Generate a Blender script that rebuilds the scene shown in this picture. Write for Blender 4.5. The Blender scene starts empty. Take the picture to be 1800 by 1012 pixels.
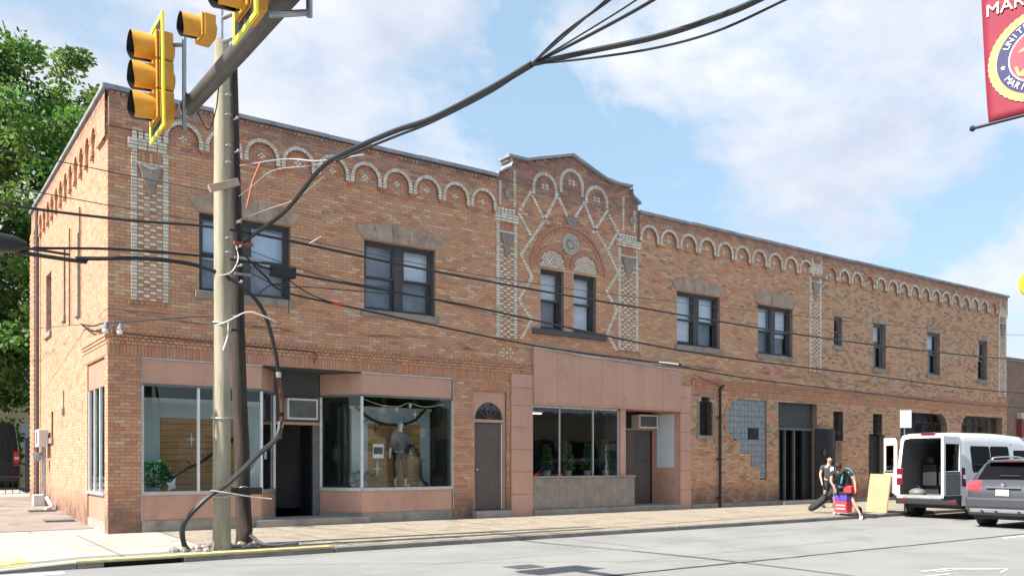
import bpy, math, random
import numpy as np
from mathutils import Vector, Matrix, noise
random.seed(7)
R = math.radians
scn = bpy.context.scene
COL = scn.collection

# ------------------------------------------------------------------ camera, sky, sun, exposure
cam_d = bpy.data.cameras.new('camera'); cam = bpy.data.objects.new('camera', cam_d); COL.objects.link(cam)
scn.camera = cam
cam.location = (-3.795, -19.88, 1.5)
cam.rotation_euler = (R(90), 0, R(54.3 - 90))
cam_d.sensor_width = 36.0
cam_d.lens = 36.0 * 1530 / 1800
cam_d.shift_y = (813 - 506) / 1800
cam_d.clip_start = 0.1
cam_d.clip_end = 3000

SUN_EL, SUN_AZ = 46.0, -1.2          # light travels towards +X, turned SUN_AZ degrees towards +Y
SKY_SEED = 3.7
world = bpy.data.worlds.new('World'); scn.world = world; world.use_nodes = True
wn = world.node_tree.nodes; wl = world.node_tree.links; wn.clear()
w_out = wn.new('ShaderNodeOutputWorld'); w_bg = wn.new('ShaderNodeBackground')
sky = wn.new('ShaderNodeTexSky'); sky.sky_type = 'NISHITA'; sky.sun_disc = False
sky.sun_elevation = R(SUN_EL); sky.sun_rotation = R(270 - SUN_AZ)
sky.air_density = 1.0; sky.dust_density = 1.2; sky.ozone_density = 1.0
tc = wn.new('ShaderNodeTexCoord'); sep = wn.new('ShaderNodeSeparateXYZ'); wl.new(tc.outputs['Generated'], sep.inputs[0])
def wmath(op, a, b=None, clamp=False):
    n = wn.new('ShaderNodeMath'); n.operation = op; n.use_clamp = clamp
    for i, v in enumerate((a, b)):
        if v is None: continue
        if isinstance(v, (int, float)): n.inputs[i].default_value = v
        else: wl.new(v, n.inputs[i])
    return n.outputs[0]
cmb = wn.new('ShaderNodeMapping'); wl.new(tc.outputs['Generated'], cmb.inputs['Vector'])
cmb.inputs['Scale'].default_value = (1, 1, 1.75); cmb.inputs['Location'].default_value = (SKY_SEED, SKY_SEED * .7, 2.0)
def wnoise(scale, detail, rough, dist=0.0):
    n = wn.new('ShaderNodeTexNoise'); n.inputs['Scale'].default_value = scale; n.inputs['Detail'].default_value = detail
    n.inputs['Roughness'].default_value = rough; n.inputs['Distortion'].default_value = dist
    wl.new(cmb.outputs[0], n.inputs['Vector']); return n
def wramp(src, stops):
    r = wn.new('ShaderNodeValToRGB'); wl.new(src, r.inputs[0]); e = r.color_ramp.elements
    while len(e) < len(stops): e.new(0.5)
    for i, (p, c) in enumerate(stops): e[i].position = p; e[i].color = (c[0], c[1], c[2], 1)
    return r.outputs[0]
nz = wnoise(2.5, 10, 0.60, 0.2)
cloud_mask = wramp(nz.outputs['Fac'], [(0.455, (.05, .05, .05)), (0.505, (.55, .55, .55)), (0.57, (1, 1, 1))])
nz2 = wnoise(4.6, 8, 0.58)
cloud_col = wramp(nz2.outputs['Fac'], [(0.32, (3.1, 3.4, 4.1)), (0.66, (4.6, 4.75, 5.05))])
mixc = wn.new('ShaderNodeMix'); mixc.data_type = 'RGBA'
wl.new(cloud_mask, mixc.inputs['Factor'])
skyg = wn.new('ShaderNodeMix'); skyg.data_type = 'RGBA'; skyg.blend_type = 'MIX'; skyg.inputs['Factor'].default_value = 0.6
wl.new(sky.outputs[0], skyg.inputs['A']); skyg.inputs['B'].default_value = (2.35, 3.55, 4.6, 1)
wl.new(skyg.outputs['Result'], mixc.inputs['A']); wl.new(cloud_col, mixc.inputs['B'])
wl.new(mixc.outputs['Result'], w_bg.inputs['Color']); w_bg.inputs['Strength'].default_value = 0.082
wl.new(w_bg.outputs[0], w_out.inputs[0])

sun_d = bpy.data.lights.new('sun', 'SUN'); sun = bpy.data.objects.new('sun', sun_d); COL.objects.link(sun)
sun_d.energy = 4.2; sun_d.angle = R(0.6); sun_d.color = (1.0, 0.95, 0.87)
sun_dir = Vector((math.cos(R(SUN_AZ)) * math.cos(R(SUN_EL)), math.sin(R(SUN_AZ)) * math.cos(R(SUN_EL)), -math.sin(R(SUN_EL))))
sun.rotation_euler = sun_dir.to_track_quat('-Z', 'Y').to_euler()

vs = scn.view_settings
vs.view_transform = 'Standard'; vs.look = 'None'; vs.gamma = 1; vs.use_curve_mapping = False
vs.exposure = 1.42
try:
    scn.cycles.max_bounces = 8; scn.cycles.transparent_max_bounces = 12
except Exception: pass

# ------------------------------------------------------------------ photo geometry helpers (camera pixel -> place in the street)
F0, HY = 1530.0, 813.0
ca, sa = math.cos(R(54.3)), math.sin(R(54.3))
def _ray(px, py):
    u = (px - 900) / F0
    return (ca + u * sa, sa - u * ca, (HY - py) / F0)
def at(px, py, t):
    d = _ray(px, py); return Vector((cam.location.x + t * d[0], cam.location.y + t * d[1], 1.5 + t * d[2]))
def atY(px, py, Y):
    d = _ray(px, py); return at(px, py, (Y - cam.location.y) / d[1])

# ------------------------------------------------------------------ materials
def nodes_of(name):
    m = bpy.data.materials.new(name); m.use_nodes = True
    nt = m.node_tree; b = nt.nodes['Principled BSDF']; return m, nt, b
def _noise(nt, scale, detail=4, rough=.55, vec=None):
    n = nt.nodes.new('ShaderNodeTexNoise'); n.inputs['Scale'].default_value = scale; n.inputs['Detail'].default_value = detail
    n.inputs['Roughness'].default_value = rough
    if vec is not None: nt.links.new(vec, n.inputs['Vector'])
    return n
def _geo(nt):
    g = nt.nodes.new('ShaderNodeNewGeometry'); return g.outputs['Position']
def _mixc(nt, f, a, b, blend='MIX'):
    n = nt.nodes.new('ShaderNodeMix'); n.data_type = 'RGBA'; n.blend_type = blend
    for k, v in (('Factor', f), ('A', a), ('B', b)):
        if isinstance(v, (int, float)): n.inputs[k].default_value = v
        elif isinstance(v, tuple): n.inputs[k].default_value = (v[0], v[1], v[2], 1)
        else: nt.links.new(v, n.inputs[k])
    return n.outputs['Result']
def _map(nt, src, a, b, c, d):
    n = nt.nodes.new('ShaderNodeMapRange'); nt.links.new(src, n.inputs[0])
    for i, v in enumerate((a, b, c, d)): n.inputs[i + 1].default_value = v
    return n.outputs[0]
def mat(name, col, rough=.7, metal=0.0, var=.18, scale=3.0, bump=0.0, bscale=40.0, dirt=None, spec=.4, stretch=None, coat=0):
    m, nt, b = nodes_of(name)
    pos = _geo(nt)
    if stretch:
        mp = nt.nodes.new('ShaderNodeMapping'); nt.links.new(pos, mp.inputs['Vector']); mp.inputs['Scale'].default_value = stretch; pos = mp.outputs[0]
    n = _noise(nt, scale, 6, .6, pos)
    f = _map(nt, n.outputs['Fac'], .3, .7, 0, 1)
    lo = tuple(c * (1 - var) for c in col); hi = tuple(min(1, c * (1 + var)) for c in col)
    c = _mixc(nt, f, lo, hi)
    if dirt:
        n2 = _noise(nt, dirt[1], 7, .65, pos)
        f2 = _map(nt, n2.outputs['Fac'], dirt[2], dirt[2] + .16, 0, dirt[3])
        c = _mixc(nt, f2, c, dirt[0])
    nt.links.new(c, b.inputs['Base Color'])
    b.inputs['Roughness'].default_value = rough; b.inputs['Metallic'].default_value = metal
    b.inputs['Specular IOR Level'].default_value = spec
    if coat: b.inputs['Coat Weight'].default_value = coat; b.inputs['Coat Roughness'].default_value = .08
    if bump:
        n3 = _noise(nt, bscale, 4, .6, pos); bp = nt.nodes.new('ShaderNodeBump'); bp.inputs['Strength'].default_value = 1
        bp.inputs['Distance'].default_value = bump; nt.links.new(n3.outputs['Fac'], bp.inputs['Height']); nt.links.new(bp.outputs[0], b.inputs['Normal'])
    return m
def brick_mat(name, soot=True):
    m, nt, b = nodes_of(name)
    at_ = nt.nodes.new('ShaderNodeAttribute'); at_.attribute_name = 'Col'
    pos = _geo(nt)
    n = _noise(nt, 28, 5, .65, pos); f = _map(nt, n.outputs['Fac'], .3, .7, .74, 1.2)
    cm = nt.nodes.new('ShaderNodeVectorMath'); cm.operation = 'SCALE'; nt.links.new(at_.outputs['Color'], cm.inputs[0]); nt.links.new(f, cm.inputs['Scale'])
    c = cm.outputs[0]
    if soot:
        mp = nt.nodes.new('ShaderNodeMapping'); nt.links.new(pos, mp.inputs['Vector']); mp.inputs['Scale'].default_value = (1, 1, .45)
        n2 = _noise(nt, 1.1, 8, .68, mp.outputs[0]); f2 = _map(nt, n2.outputs['Fac'], .56, .80, 0, .35 * soot)
        c = _mixc(nt, f2, c, (.15, .11, .10))
        sp = nt.nodes.new('ShaderNodeSeparateXYZ'); nt.links.new(pos, sp.inputs[0])
        n4 = _noise(nt, 2.5, 7, .7, pos)
        # weather staining under the coping and splash at the foot
        top = _map(nt, sp.outputs['Z'], 8.8, 9.4, 0, .85 * soot); ft = nt.nodes.new('ShaderNodeMath'); ft.operation = 'MULTIPLY'
        nt.links.new(top, ft.inputs[0]); nt.links.new(_map(nt, n4.outputs['Fac'], .35, .62, .1, .85), ft.inputs[1])
        c = _mixc(nt, ft.outputs[0], c, (.13, .105, .105))
        low = _map(nt, sp.outputs['Z'], .95, .35, 0, 1); fl = nt.nodes.new('ShaderNodeMath'); fl.operation = 'MULTIPLY'
        nt.links.new(low, fl.inputs[0]); nt.links.new(_map(nt, n4.outputs['Fac'], .3, .6, .25, .9), fl.inputs[1])
        c = _mixc(nt, fl.outputs[0], c, (.12, .075, .065))
        # black smears left where fixtures were taken off, under the upper sills
        bd1 = _map(nt, sp.outputs['Z'], 4.52, 4.60, 0, 1); bd2 = _map(nt, sp.outputs['Z'], 4.80, 4.72, 0, 1)
        mpx = nt.nodes.new('ShaderNodeMapping'); nt.links.new(pos, mpx.inputs['Vector']); mpx.inputs['Scale'].default_value = (1, 1, 9)
        n6 = _noise(nt, .85, 7, .72, mpx.outputs[0]); b3 = _map(nt, n6.outputs['Fac'], .50, .60, 0, .75)
        m1 = nt.nodes.new('ShaderNodeMath'); m1.operation = 'MULTIPLY'; nt.links.new(bd1, m1.inputs[0]); nt.links.new(bd2, m1.inputs[1])
        m2 = nt.nodes.new('ShaderNodeMath'); m2.operation = 'MULTIPLY'; nt.links.new(m1.outputs[0], m2.inputs[0]); nt.links.new(b3, m2.inputs[1])
        c = _mixc(nt, m2.outputs[0], c, (.06, .055, .055))
        # pale efflorescence
        n5 = _noise(nt, .7, 6, .6, pos); f5 = _map(nt, n5.outputs['Fac'], .58, .74, 0, .28)
        c = _mixc(nt, f5, c, (.46, .37, .33))
    nt.links.new(c, b.inputs['Base Color']); b.inputs['Roughness'].default_value = .78; b.inputs['Specular IOR Level'].default_value = .35
    n3 = _noise(nt, 90, 3, .6, pos); bp = nt.nodes.new('ShaderNodeBump'); bp.inputs['Distance'].default_value = .003
    nt.links.new(n3.outputs['Fac'], bp.inputs['Height']); nt.links.new(bp.outputs[0], b.inputs['Normal'])
    return m
def glass_mat(name, tint=(.8, .86, .86), extra=.06, rough=.0):
    m, nt, b = nodes_of(name); nt.nodes.remove(b)
    out = nt.nodes['Material Output']
    t = nt.nodes.new('ShaderNodeBsdfTransparent'); t.inputs[0].default_value = (*tint, 1)
    g = nt.nodes.new('ShaderNodeBsdfGlossy'); g.inputs['Roughness'].default_value = rough; g.inputs[0].default_value = (1, 1, 1, 1)
    fr = nt.nodes.new('ShaderNodeLayerWeight'); fr.inputs['Blend'].default_value = .5
    pw = nt.nodes.new('ShaderNodeMath'); pw.operation = 'POWER'; nt.links.new(fr.outputs['Facing'], pw.inputs[0]); pw.inputs[1].default_value = 5.0
    ad = nt.nodes.new('ShaderNodeMath'); ad.operation = 'MULTIPLY_ADD'; ad.use_clamp = True; nt.links.new(pw.outputs[0], ad.inputs[0]); ad.inputs[1].default_value = .85; ad.inputs[2].default_value = extra
    mx = nt.nodes.new('ShaderNodeMixShader'); nt.links.new(ad.outputs[0], mx.inputs[0]); nt.links.new(t.outputs[0], mx.inputs[1]); nt.links.new(g.outputs[0], mx.inputs[2])
    pos = _geo(nt); n = _noise(nt, 1.3, 2, .5, pos); bp = nt.nodes.new('ShaderNodeBump'); bp.inputs['Distance'].default_value = .0025
    nt.links.new(n.outputs['Fac'], bp.inputs['Height']); nt.links.new(bp.outputs[0], g.inputs['Normal'])
    nt.links.new(mx.outputs[0], out.inputs[0]); return m
def attr_mat(name, rough=.6, transl=0.0):
    m, nt, b = nodes_of(name); a = nt.nodes.new('ShaderNodeAttribute'); a.attribute_name = 'Col'
    nt.links.new(a.outputs['Color'], b.inputs['Base Color']); b.inputs['Roughness'].default_value = rough; b.inputs['Specular IOR Level'].default_value = .3
    if transl:
        out = nt.nodes['Material Output']; t = nt.nodes.new('ShaderNodeBsdfTranslucent')
        s = nt.nodes.new('ShaderNodeVectorMath'); s.operation = 'MULTIPLY'; nt.links.new(a.outputs['Color'], s.inputs[0]); s.inputs[1].default_value = (1.5, 1.6, .7)
        nt.links.new(s.outputs[0], t.inputs[0])
        mx = nt.nodes.new('ShaderNodeMixShader'); mx.inputs[0].default_value = transl
        nt.links.new(b.outputs[0], mx.inputs[1]); nt.links.new(t.outputs[0], mx.inputs[2]); nt.links.new(mx.outputs[0], out.inputs[0])
    return m
def emit_mat(name, col, s):
    m, nt, b = nodes_of(name); b.inputs['Base Color'].default_value = (*col, 1); b.inputs['Emission Color'].default_value = (*col, 1); b.inputs['Emission Strength'].default_value = s
    return m
def flat(name, col, rough=.6, metal=0): return mat(name, col, rough, metal, var=.08, scale=6)

M = {}
M['brick'] = brick_mat('fired_brick', 1.0); M['white_brick'] = brick_mat('glazed_white_brick', .35)
M['brickplain'] = brick_mat('far_brick', 0)
M['mortar'] = mat('brown_mortar', (.24, .175, .145), .9, var=.25, scale=5, bump=.004)
M['side_mortar'] = mat('tan_mortar', (.40, .25, .17), .9, var=.3, scale=5, bump=.004)
M['pink'] = mat('salmon_enamel_panel', (.51, .295, .22), .45, var=.09, scale=1.4, dirt=((.27, .17, .14), 1.8, .54, .4), spec=.5, stretch=(1, 1, .5))
M['concrete'] = mat('grey_concrete', (.30, .28, .25), .85, var=.2, scale=2.5, bump=.004, dirt=((.14, .125, .11), 1.6, .55, .6))
M['stone'] = mat('weathered_limestone', (.27, .235, .205), .85, var=.2, scale=3.5, bump=.004, dirt=((.11, .10, .09), 2.3, .56, .6))
M['lintel'] = mat('brown_cast_stone', (.37, .28, .22), .85, var=.25, scale=3.5, bump=.004, dirt=((.12, .10, .09), 2.0, .52, .6))
M['coping'] = mat('dull_metal_coping', (.30, .31, .34), .6, .3, var=.25, scale=1.5, dirt=((.12, .11, .11), 1.3, .55, .7))
M['roof'] = mat('roof_felt', (.06, .06, .065), .9)
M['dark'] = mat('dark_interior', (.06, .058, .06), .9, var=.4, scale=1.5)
M['frame'] = mat('charcoal_window_frame', (.055, .057, .062), .55, var=.25, scale=6)
M['framegrey'] = mat('grey_window_frame', (.13, .135, .14), .55, var=.25, scale=6)
M['alu'] = mat('aluminium_trim', (.55, .56, .57), .4, .6, var=.15, scale=6)
M['whiteframe'] = mat('white_mullion', (.68, .69, .70), .5, var=.08)
M['glass'] = glass_mat('window_glass', (.92, .94, .96), .03)
M['shopglass'] = glass_mat('shop_window_glass', (.86, .9, .9), .035)
M['blind'] = mat('pale_window_blind', (.74, .77, .82), .75, var=.12, scale=2.0, stretch=(.5, .5, 6))
M['blinddark'] = mat('grey_curtain', (.26, .28, .32), .8, var=.35, scale=2.2)
M['reflection_blind'] = mat('blue_reflection_blind', (.62, .76, .90), .7, var=.08, scale=2)  # blue reflection of the panes, painted into the blind colour
M['door'] = mat('brown_painted_door', (.105, .088, .08), .55, var=.12, scale=3)
M['black'] = mat('black_paint', (.018, .018, .02), .5, var=.3, scale=5)
M['greyboard'] = mat('dark_grey_board', (.075, .08, .083), .7, var=.12)
M['glassblock'] = mat('frosted_glass_block', (.24, .275, .30), .15, var=.18, scale=5, bump=.004, bscale=10, spec=.8)
M['acwhite'] = mat('ac_white_casing', (.62, .61, .57), .5, var=.08, dirt=((.3, .27, .22), 5, .6, .5))
M['acgrille'] = mat('ac_grille', (.16, .165, .165), .6, .3)
M['asphalt'] = mat('worn_pale_asphalt', (.235, .235, .227), .88, var=.10, scale=.45, bump=.006, bscale=120, dirt=((.165, .165, .16), .55, .50, .55))
M['seal'] = mat('crack_sealant', (.05, .05, .052), .6, var=.3)
M['curb'] = mat('kerb_stone', (.20, .19, .175), .85, var=.25, scale=2.2, bump=.005, dirt=((.09, .085, .08), 1.8, .55, .6))
M['yellow'] = mat('faded_yellow_paint', (.46, .40, .17), .8, var=.15, scale=6, dirt=((.27, .25, .20), 4.2, .48, .9))
M['white_paint'] = mat('worn_white_paint', (.66, .66, .64), .7, var=.12, scale=5, dirt=((.3, .3, .29), 5, .6, .7))
M['pave'] = mat('pale_concrete_slab', (.36, .335, .30), .88, var=.12, scale=.9, bump=.004, bscale=90, dirt=((.25, .225, .20), .8, .56, .5))
M['aggregate'] = mat('exposed_aggregate', (.30, .255, .195), .9, var=.5, scale=26, bump=.008, bscale=60, dirt=((.17, .145, .12), 1.3, .50, .65))
M['joint'] = mat('pavement_joint', (.10, .09, .08), .95)
M['earth'] = mat('far_ground', (.13, .13, .10), .95, var=.3, scale=.2)
M['newpole'] = mat('treated_pine', (.31, .28, .205), .85, var=.34, scale=2.5, bump=.006, bscale=12, dirt=((.19, .165, .11), 3, .55, .6), stretch=(2.5, 2.5, .28))
M['oldpole'] = mat('old_creosoted_wood', (.042, .032, .026), .88, var=.5, scale=5, bump=.012, bscale=10, stretch=(2.5, 2.5, .22))
M['plank'] = mat('weathered_plank', (.40, .30, .23), .8, var=.2, scale=5)
M['cable'] = mat('black_cable', (.016, .017, .019), .45, var=.2)
M['cablegrey'] = mat('grey_cable', (.035, .035, .037), .5)
M['steelwire'] = mat('galvanised_wire', (.42, .42, .43), .4, .6)
M['rope'] = mat('pale_rope', (.72, .68, .60), .8)
M['orange'] = mat('orange_conduit', (.42, .11, .06), .6)
M['brownpipe'] = mat('rust_brown_conduit', (.10, .035, .022), .5)
M['galv'] = mat('galvanised_steel', (.32, .34, .37), .38, .75, var=.2, scale=6)
M['arm'] = mat('mast_arm_steel', (.115, .11, .105), .5, .4, var=.2, scale=5)
M['sigyellow'] = mat('signal_yellow', (.66, .31, .04), .42, var=.12, scale=7, dirt=((.42, .22, .05), 9, .62, .4))
M['sigborder'] = mat('reflective_yellow_border', (.88, .80, .06), .4, var=.05)
M['sigblack'] = flat('visor_black', (.012, .012, .013), .6)
M['lens'] = flat('dark_signal_lens', (.06, .02, .02), .2)
M['red'] = mat('red_plastic', (.55, .035, .03), .35, var=.1)
M['banner'] = mat('banner_red_cloth', (.24, .02, .045), .7, var=.12, scale=2.5)
M['gold'] = mat('banner_gold', (.42, .32, .13), .6, var=.08, scale=10)
M['navy'] = mat('banner_navy', (.022, .022, .095), .6)
M['emred'] = mat('emblem_red', (.50, .05, .075), .6)
M['text'] = mat('white_print', (.82, .80, .78), .6, var=.03)
M['bark'] = mat('bark', (.05, .04, .032), .9, var=.4, scale=6, bump=.02, bscale=9, stretch=(1, 1, .3))
M['leaf'] = attr_mat('tree_leaf', .55, .35)
M['leafy'] = attr_mat('shop_plant_leaf', .5, .15)
M['carwhite'] = mat('white_van_paint', (.78, .79, .81), .3, var=.02, coat=.5)
M['cargrey'] = mat('grey_car_paint', (.085, .09, .105), .3, .5, var=.03, coat=.6)
M['carblack'] = mat('black_car_paint', (.015, .015, .017), .35, 0, var=.05, coat=.4)
M['plastic'] = mat('black_plastic', (.025, .026, .029), .55)
M['tyre'] = mat('tyre_rubber', (.018, .018, .018), .85)
M['rim'] = mat('wheel_rim', (.35, .35, .36), .35, .7)
M['carglass'] = glass_mat('tinted_car_glass', (.10, .11, .12), .035)
M['chrome'] = mat('chrome', (.65, .65, .67), .15, .95, var=.03)
M['tail'] = emit_mat('lit_tail_lamp', (.9, .02, .03), 1.6)
M['taildull'] = mat('tail_lamp_plastic', (.16, .012, .016), .2, coat=.5, var=.1)
M['clearlamp'] = mat('clear_lamp_plastic', (.6, .58, .58), .2, coat=.5)
M['card'] = mat('tan_board', (.46, .31, .18), .7, var=.05, scale=2)
M['woodplank'] = mat('pine_display_board', (.52, .28, .12), .7, var=.25, scale=4, stretch=(.5, 1, 7))
M['palewall'] = mat('pale_blue_grey_display', (.55, .62, .66), .8, var=.06)
M['skin'] = mat('skin', (.56, .33, .25), .55, var=.06)
M['skin2'] = mat('tanned_skin', (.40, .22, .16), .55, var=.08)
M['shirtgrey'] = mat('dark_grey_cotton', (.06, .062, .066), .85)
M['shirtblack'] = mat('dark_teal_cotton', (.018, .03, .033), .85)
M['teal'] = mat('teal_print', (.08, .42, .50), .8)
M['shorts'] = mat('black_shorts', (.03, .03, .035), .85)
M['shortsgrey'] = mat('grey_shorts', (.13, .13, .15), .85)
M['hair'] = mat('dark_hair', (.03, .02, .016), .7)
M['shoe'] = mat('dark_shoe', (.03, .03, .03), .7)
M['shoewhite'] = mat('white_trainer', (.7, .7, .7), .6)
M['mannequin'] = mat('white_mannequin', (.88, .87, .88), .35, var=.02)
M['knit'] = mat('grey_knit_top', (.18, .175, .20), .9)
M['legging'] = mat('dark_leggings', (.04, .038, .045), .85)
M['purple'] = mat('purple_plastic', (.10, .055, .38), .45)
M['redbox'] = mat('red_plastic_case', (.62, .05, .07), .45)
M['side_panel'] = mat('salmon_side_panel', (.46, .235, .17), .5, var=.08, scale=1.5, dirt=((.3, .17, .12), 2.2, .6, .4))
M['yellowhouse'] = mat('cream_siding', (.66, .58, .33), .8)
M['greyhouse'] = mat('grey_siding', (.20, .22, .25), .8)
M['oppwall'] = mat('opposite_tan_wall', (.34, .28, .22), .85, var=.15)
M['terracotta'] = mat('clay_pot', (.5, .48, .45), .8)
M['opal'] = mat('opal_glass', (.75, .76, .78), .3)

# ------------------------------------------------------------------ mesh helpers
class MB:
    def __init__(s): s.v = []; s.f = []; s.c = []; s.hascol = False
    def add(s, vs_, fs_, col=None):
        o = len(s.v); s.v += [tuple(p) for p in vs_]; s.f += [tuple(i + o for i in f) for f in fs_]
        s.c += [col or (.5, .5, .5)] * len(fs_)
        if col: s.hascol = True
        return s
    def box(s, x0, x1, y0, y1, z0, z1, col=None):
        return s.add([(x0, y0, z0), (x1, y0, z0), (x1, y1, z0), (x0, y1, z0), (x0, y0, z1), (x1, y0, z1), (x1, y1, z1), (x0, y1, z1)],
                     [(0, 3, 2, 1), (4, 5, 6, 7), (0, 1, 5, 4), (1, 2, 6, 5), (2, 3, 7, 6), (3, 0, 4, 7)], col)
    def obox(s, c, ax, ay, az, sx, sy, sz, col=None):
        c = Vector(c); ax, ay, az = Vector(ax).normalized() * sx / 2, Vector(ay).normalized() * sy / 2, Vector(az).normalized() * sz / 2
        P = [c + i * ax + j * ay + k * az for k in (-1, 1) for (i, j) in ((-1, -1), (1, -1), (1, 1), (-1, 1))]
        return s.add(P, [(0, 3, 2, 1), (4, 5, 6, 7), (0, 1, 5, 4), (1, 2, 6, 5), (2, 3, 7, 6), (3, 0, 4, 7)], col)
    def tube(s, pts, r, n=8, col=None, caps=True, smooth=True):
        pts = [Vector(p) for p in pts]; rr = r if isinstance(r, (list, tuple)) else [r] * len(pts)
        vs_, fs_ = [], []
        ref = Vector((0, 0, 1))
        for i, p in enumerate(pts):
            d = (pts[min(i + 1, len(pts) - 1)] - pts[max(i - 1, 0)]).normalized()
            a = d.cross(ref)
            if a.length < .05: a = d.cross(Vector((1, 0, 0)))
            a.normalize(); b = d.cross(a)
            for k in range(n):
                t = 2 * math.pi * k / n; vs_.append(p + rr[i] * (math.cos(t) * a + math.sin(t) * b))
        for i in range(len(pts) - 1):
            for k in range(n):
                fs_.append((i * n + k, i * n + (k + 1) % n, (i + 1) * n + (k + 1) % n, (i + 1) * n + k))
        if caps: fs_.append(tuple(range(n - 1, -1, -1))); fs_.append(tuple(range((len(pts) - 1) * n, len(pts) * n)))
        return s.add(vs_, fs_, col)
    def prism(s, poly, a, b, f, col=None):
        """poly (u,v) swept from a to b; f(u,v,w) -> point"""
        n = len(poly); vs_ = [f(u, v, a) for u, v in poly] + [f(u, v, b) for u, v in poly]
        fs_ = [tuple(range(n - 1, -1, -1)), tuple(range(n, 2 * n))] + [(i, (i + 1) % n, n + (i + 1) % n, n + i) for i in range(n)]
        return s.add(vs_, fs_, col)
    def loft(s, secs, closed=True, cap0=True, cap1=True, col=None):
        n = len(secs[0]); vs_ = [p for sec in secs for p in sec]; fs_ = []
        for i in range(len(secs) - 1):
            for k in range(n if closed else n - 1):
                fs_.append((i * n + k, i * n + (k + 1) % n, (i + 1) * n + (k + 1) % n, (i + 1) * n + k))
        if cap0: fs_.append(tuple(range(n - 1, -1, -1)))
        if cap1: fs_.append(tuple(range((len(secs) - 1) * n, len(secs) * n)))
        return s.add(vs_, fs_, col)
    def ball(s, c, r, n=10, m=7, col=None, sc=(1, 1, 1)):
        c = Vector(c); secs = []
        for j in range(m + 1):
            t = math.pi * j / m
            secs.append([c + Vector((r * sc[0] * math.sin(t) * math.cos(2 * math.pi * k / n), r * sc[1] * math.sin(t) * math.sin(2 * math.pi * k / n), r * sc[2] * math.cos(t))) for k in range(n)])
        return s.loft(secs, True, False, False, col)
    def mesh(s, name):
        me = bpy.data.meshes.new(name); me.from_pydata(s.v, [], s.f)
        if s.hascol:
            a = me.attributes.new('Col', 'FLOAT_COLOR', 'FACE'); arr = np.ones((len(s.f), 4), 'f'); arr[:, :3] = np.array(s.c, 'f'); a.data.foreach_set('color', arr.ravel())
        me.update(); return me
    def build(s, name, m, parent=None, smooth=False, bevel=0.0, kind=None, label=None):
        me = s.mesh(name); me.materials.append(M[m] if isinstance(m, str) else m)
        o = bpy.data.objects.new(name, me); COL.objects.link(o)
        if parent: o.parent = parent
        if smooth:
            me.polygons.foreach_set('use_smooth', [True] * len(me.polygons))
            try: me.set_sharp_from_angle(angle=R(38))
            except Exception: pass
        if bevel:
            b = o.modifiers.new('bevel', 'BEVEL'); b.width = bevel; b.segments = 2; b.limit_method = 'ANGLE'; b.angle_limit = R(35)
        if kind: o['kind'] = kind
        if label: o['label'] = label
        return o
def thing(name, label, cat, loc=(0, 0, 0), group=None, rz=0):
    o = bpy.data.objects.new(name, None); COL.objects.link(o); o.location = loc; o.rotation_euler = (0, 0, rz)
    o.empty_display_size = .3; o['label'] = label; o['category'] = cat
    if group: o['group'] = group
    return o
def tag(o, label, cat, group=None):
    o['label'] = label; o['category'] = cat
    if group: o['group'] = group
    return o
def struct(mb, name, m, smooth=False): return mb.build(name, m, None, smooth, kind='structure')
def FX(u, v, w): return (u, -w, v)          # facade plane: u along X, v up, w outward (towards the street)
def SX(u, v, w): return (-w, u, v)          # side wall: u along Y
def copy_tree(o, parent=None, loc=None, rz=None, label=None):
    c = o.copy(); COL.objects.link(c)
    if parent: c.parent = parent
    if loc is not None: c.location = loc
    if rz is not None: c.rotation_euler = (0, 0, rz)
    if label: c['label'] = label
    for ch in list(o.children): copy_tree(ch, c)
    return c
def crom(pts, n=8):
    P = [Vector(p) for p in pts]; P = [2 * P[0] - P[1]] + P + [2 * P[-1] - P[-2]]; out = []
    for i in range(1, len(P) - 2):
        for k in range(n):
            t = k / n; a, b, c, d = P[i - 1], P[i], P[i + 1], P[i + 2]
            out.append(.5 * ((2 * b) + (-a + c) * t + (2 * a - 5 * b + 4 * c - d) * t * t + (-a + 3 * b - 3 * c + d) * t ** 3))
    out.append(P[-2]); return out
def arc(cx, cz, r, a0, a1, n): return [(cx + r * math.cos(R(a0 + (a1 - a0) * i / n)), cz + r * math.sin(R(a0 + (a1 - a0) * i / n))) for i in range(n + 1)]
def archpoly(cx, zc, r, zb, n=14, rz=None): return [(cx + r, zb)] + [(x, zc + (z - zc) * ((rz or r) / r)) for x, z in arc(cx, zc, r, 0, 180, n)] + [(cx - r, zb)]
def rect(a, b, c, d): return [(a, c), (b, c), (b, d), (a, d)]
def obtext(s, size, name, m, parent=None, ext=.001):
    cu = bpy.data.curves.new(name, 'FONT'); cu.body = s; cu.size = size; cu.align_x = 'CENTER'; cu.align_y = 'CENTER'; cu.extrude = ext
    o = bpy.data.objects.new(name, cu); COL.objects.link(o); cu.materials.append(M[m])
    bpy.context.view_layer.update()
    me = bpy.data.meshes.new_from_object(o.evaluated_get(bpy.context.evaluated_depsgraph_get())); bpy.data.objects.remove(o); bpy.data.curves.remove(cu)
    o = bpy.data.objects.new(name, me); COL.objects.link(o)
    if not me.materials: me.materials.append(M[m])
    if parent: o.parent = parent
    return o

# ------------------------------------------------------------------ ground, road, pavements
def gz(y): return 0.0 if y < 1 else min(.038 * (y - 1), .9)
struct(MB().add([(-1200, -1200, -.42), (1200, -1200, -.42), (1200, 1200, -.42), (-1200, 1200, -.42)], [(0, 1, 2, 3)]), 'ground', 'earth')
struct(MB().box(-300, 300, -17.6, -4.87, -.40, -.16), 'road', 'asphalt')
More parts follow.
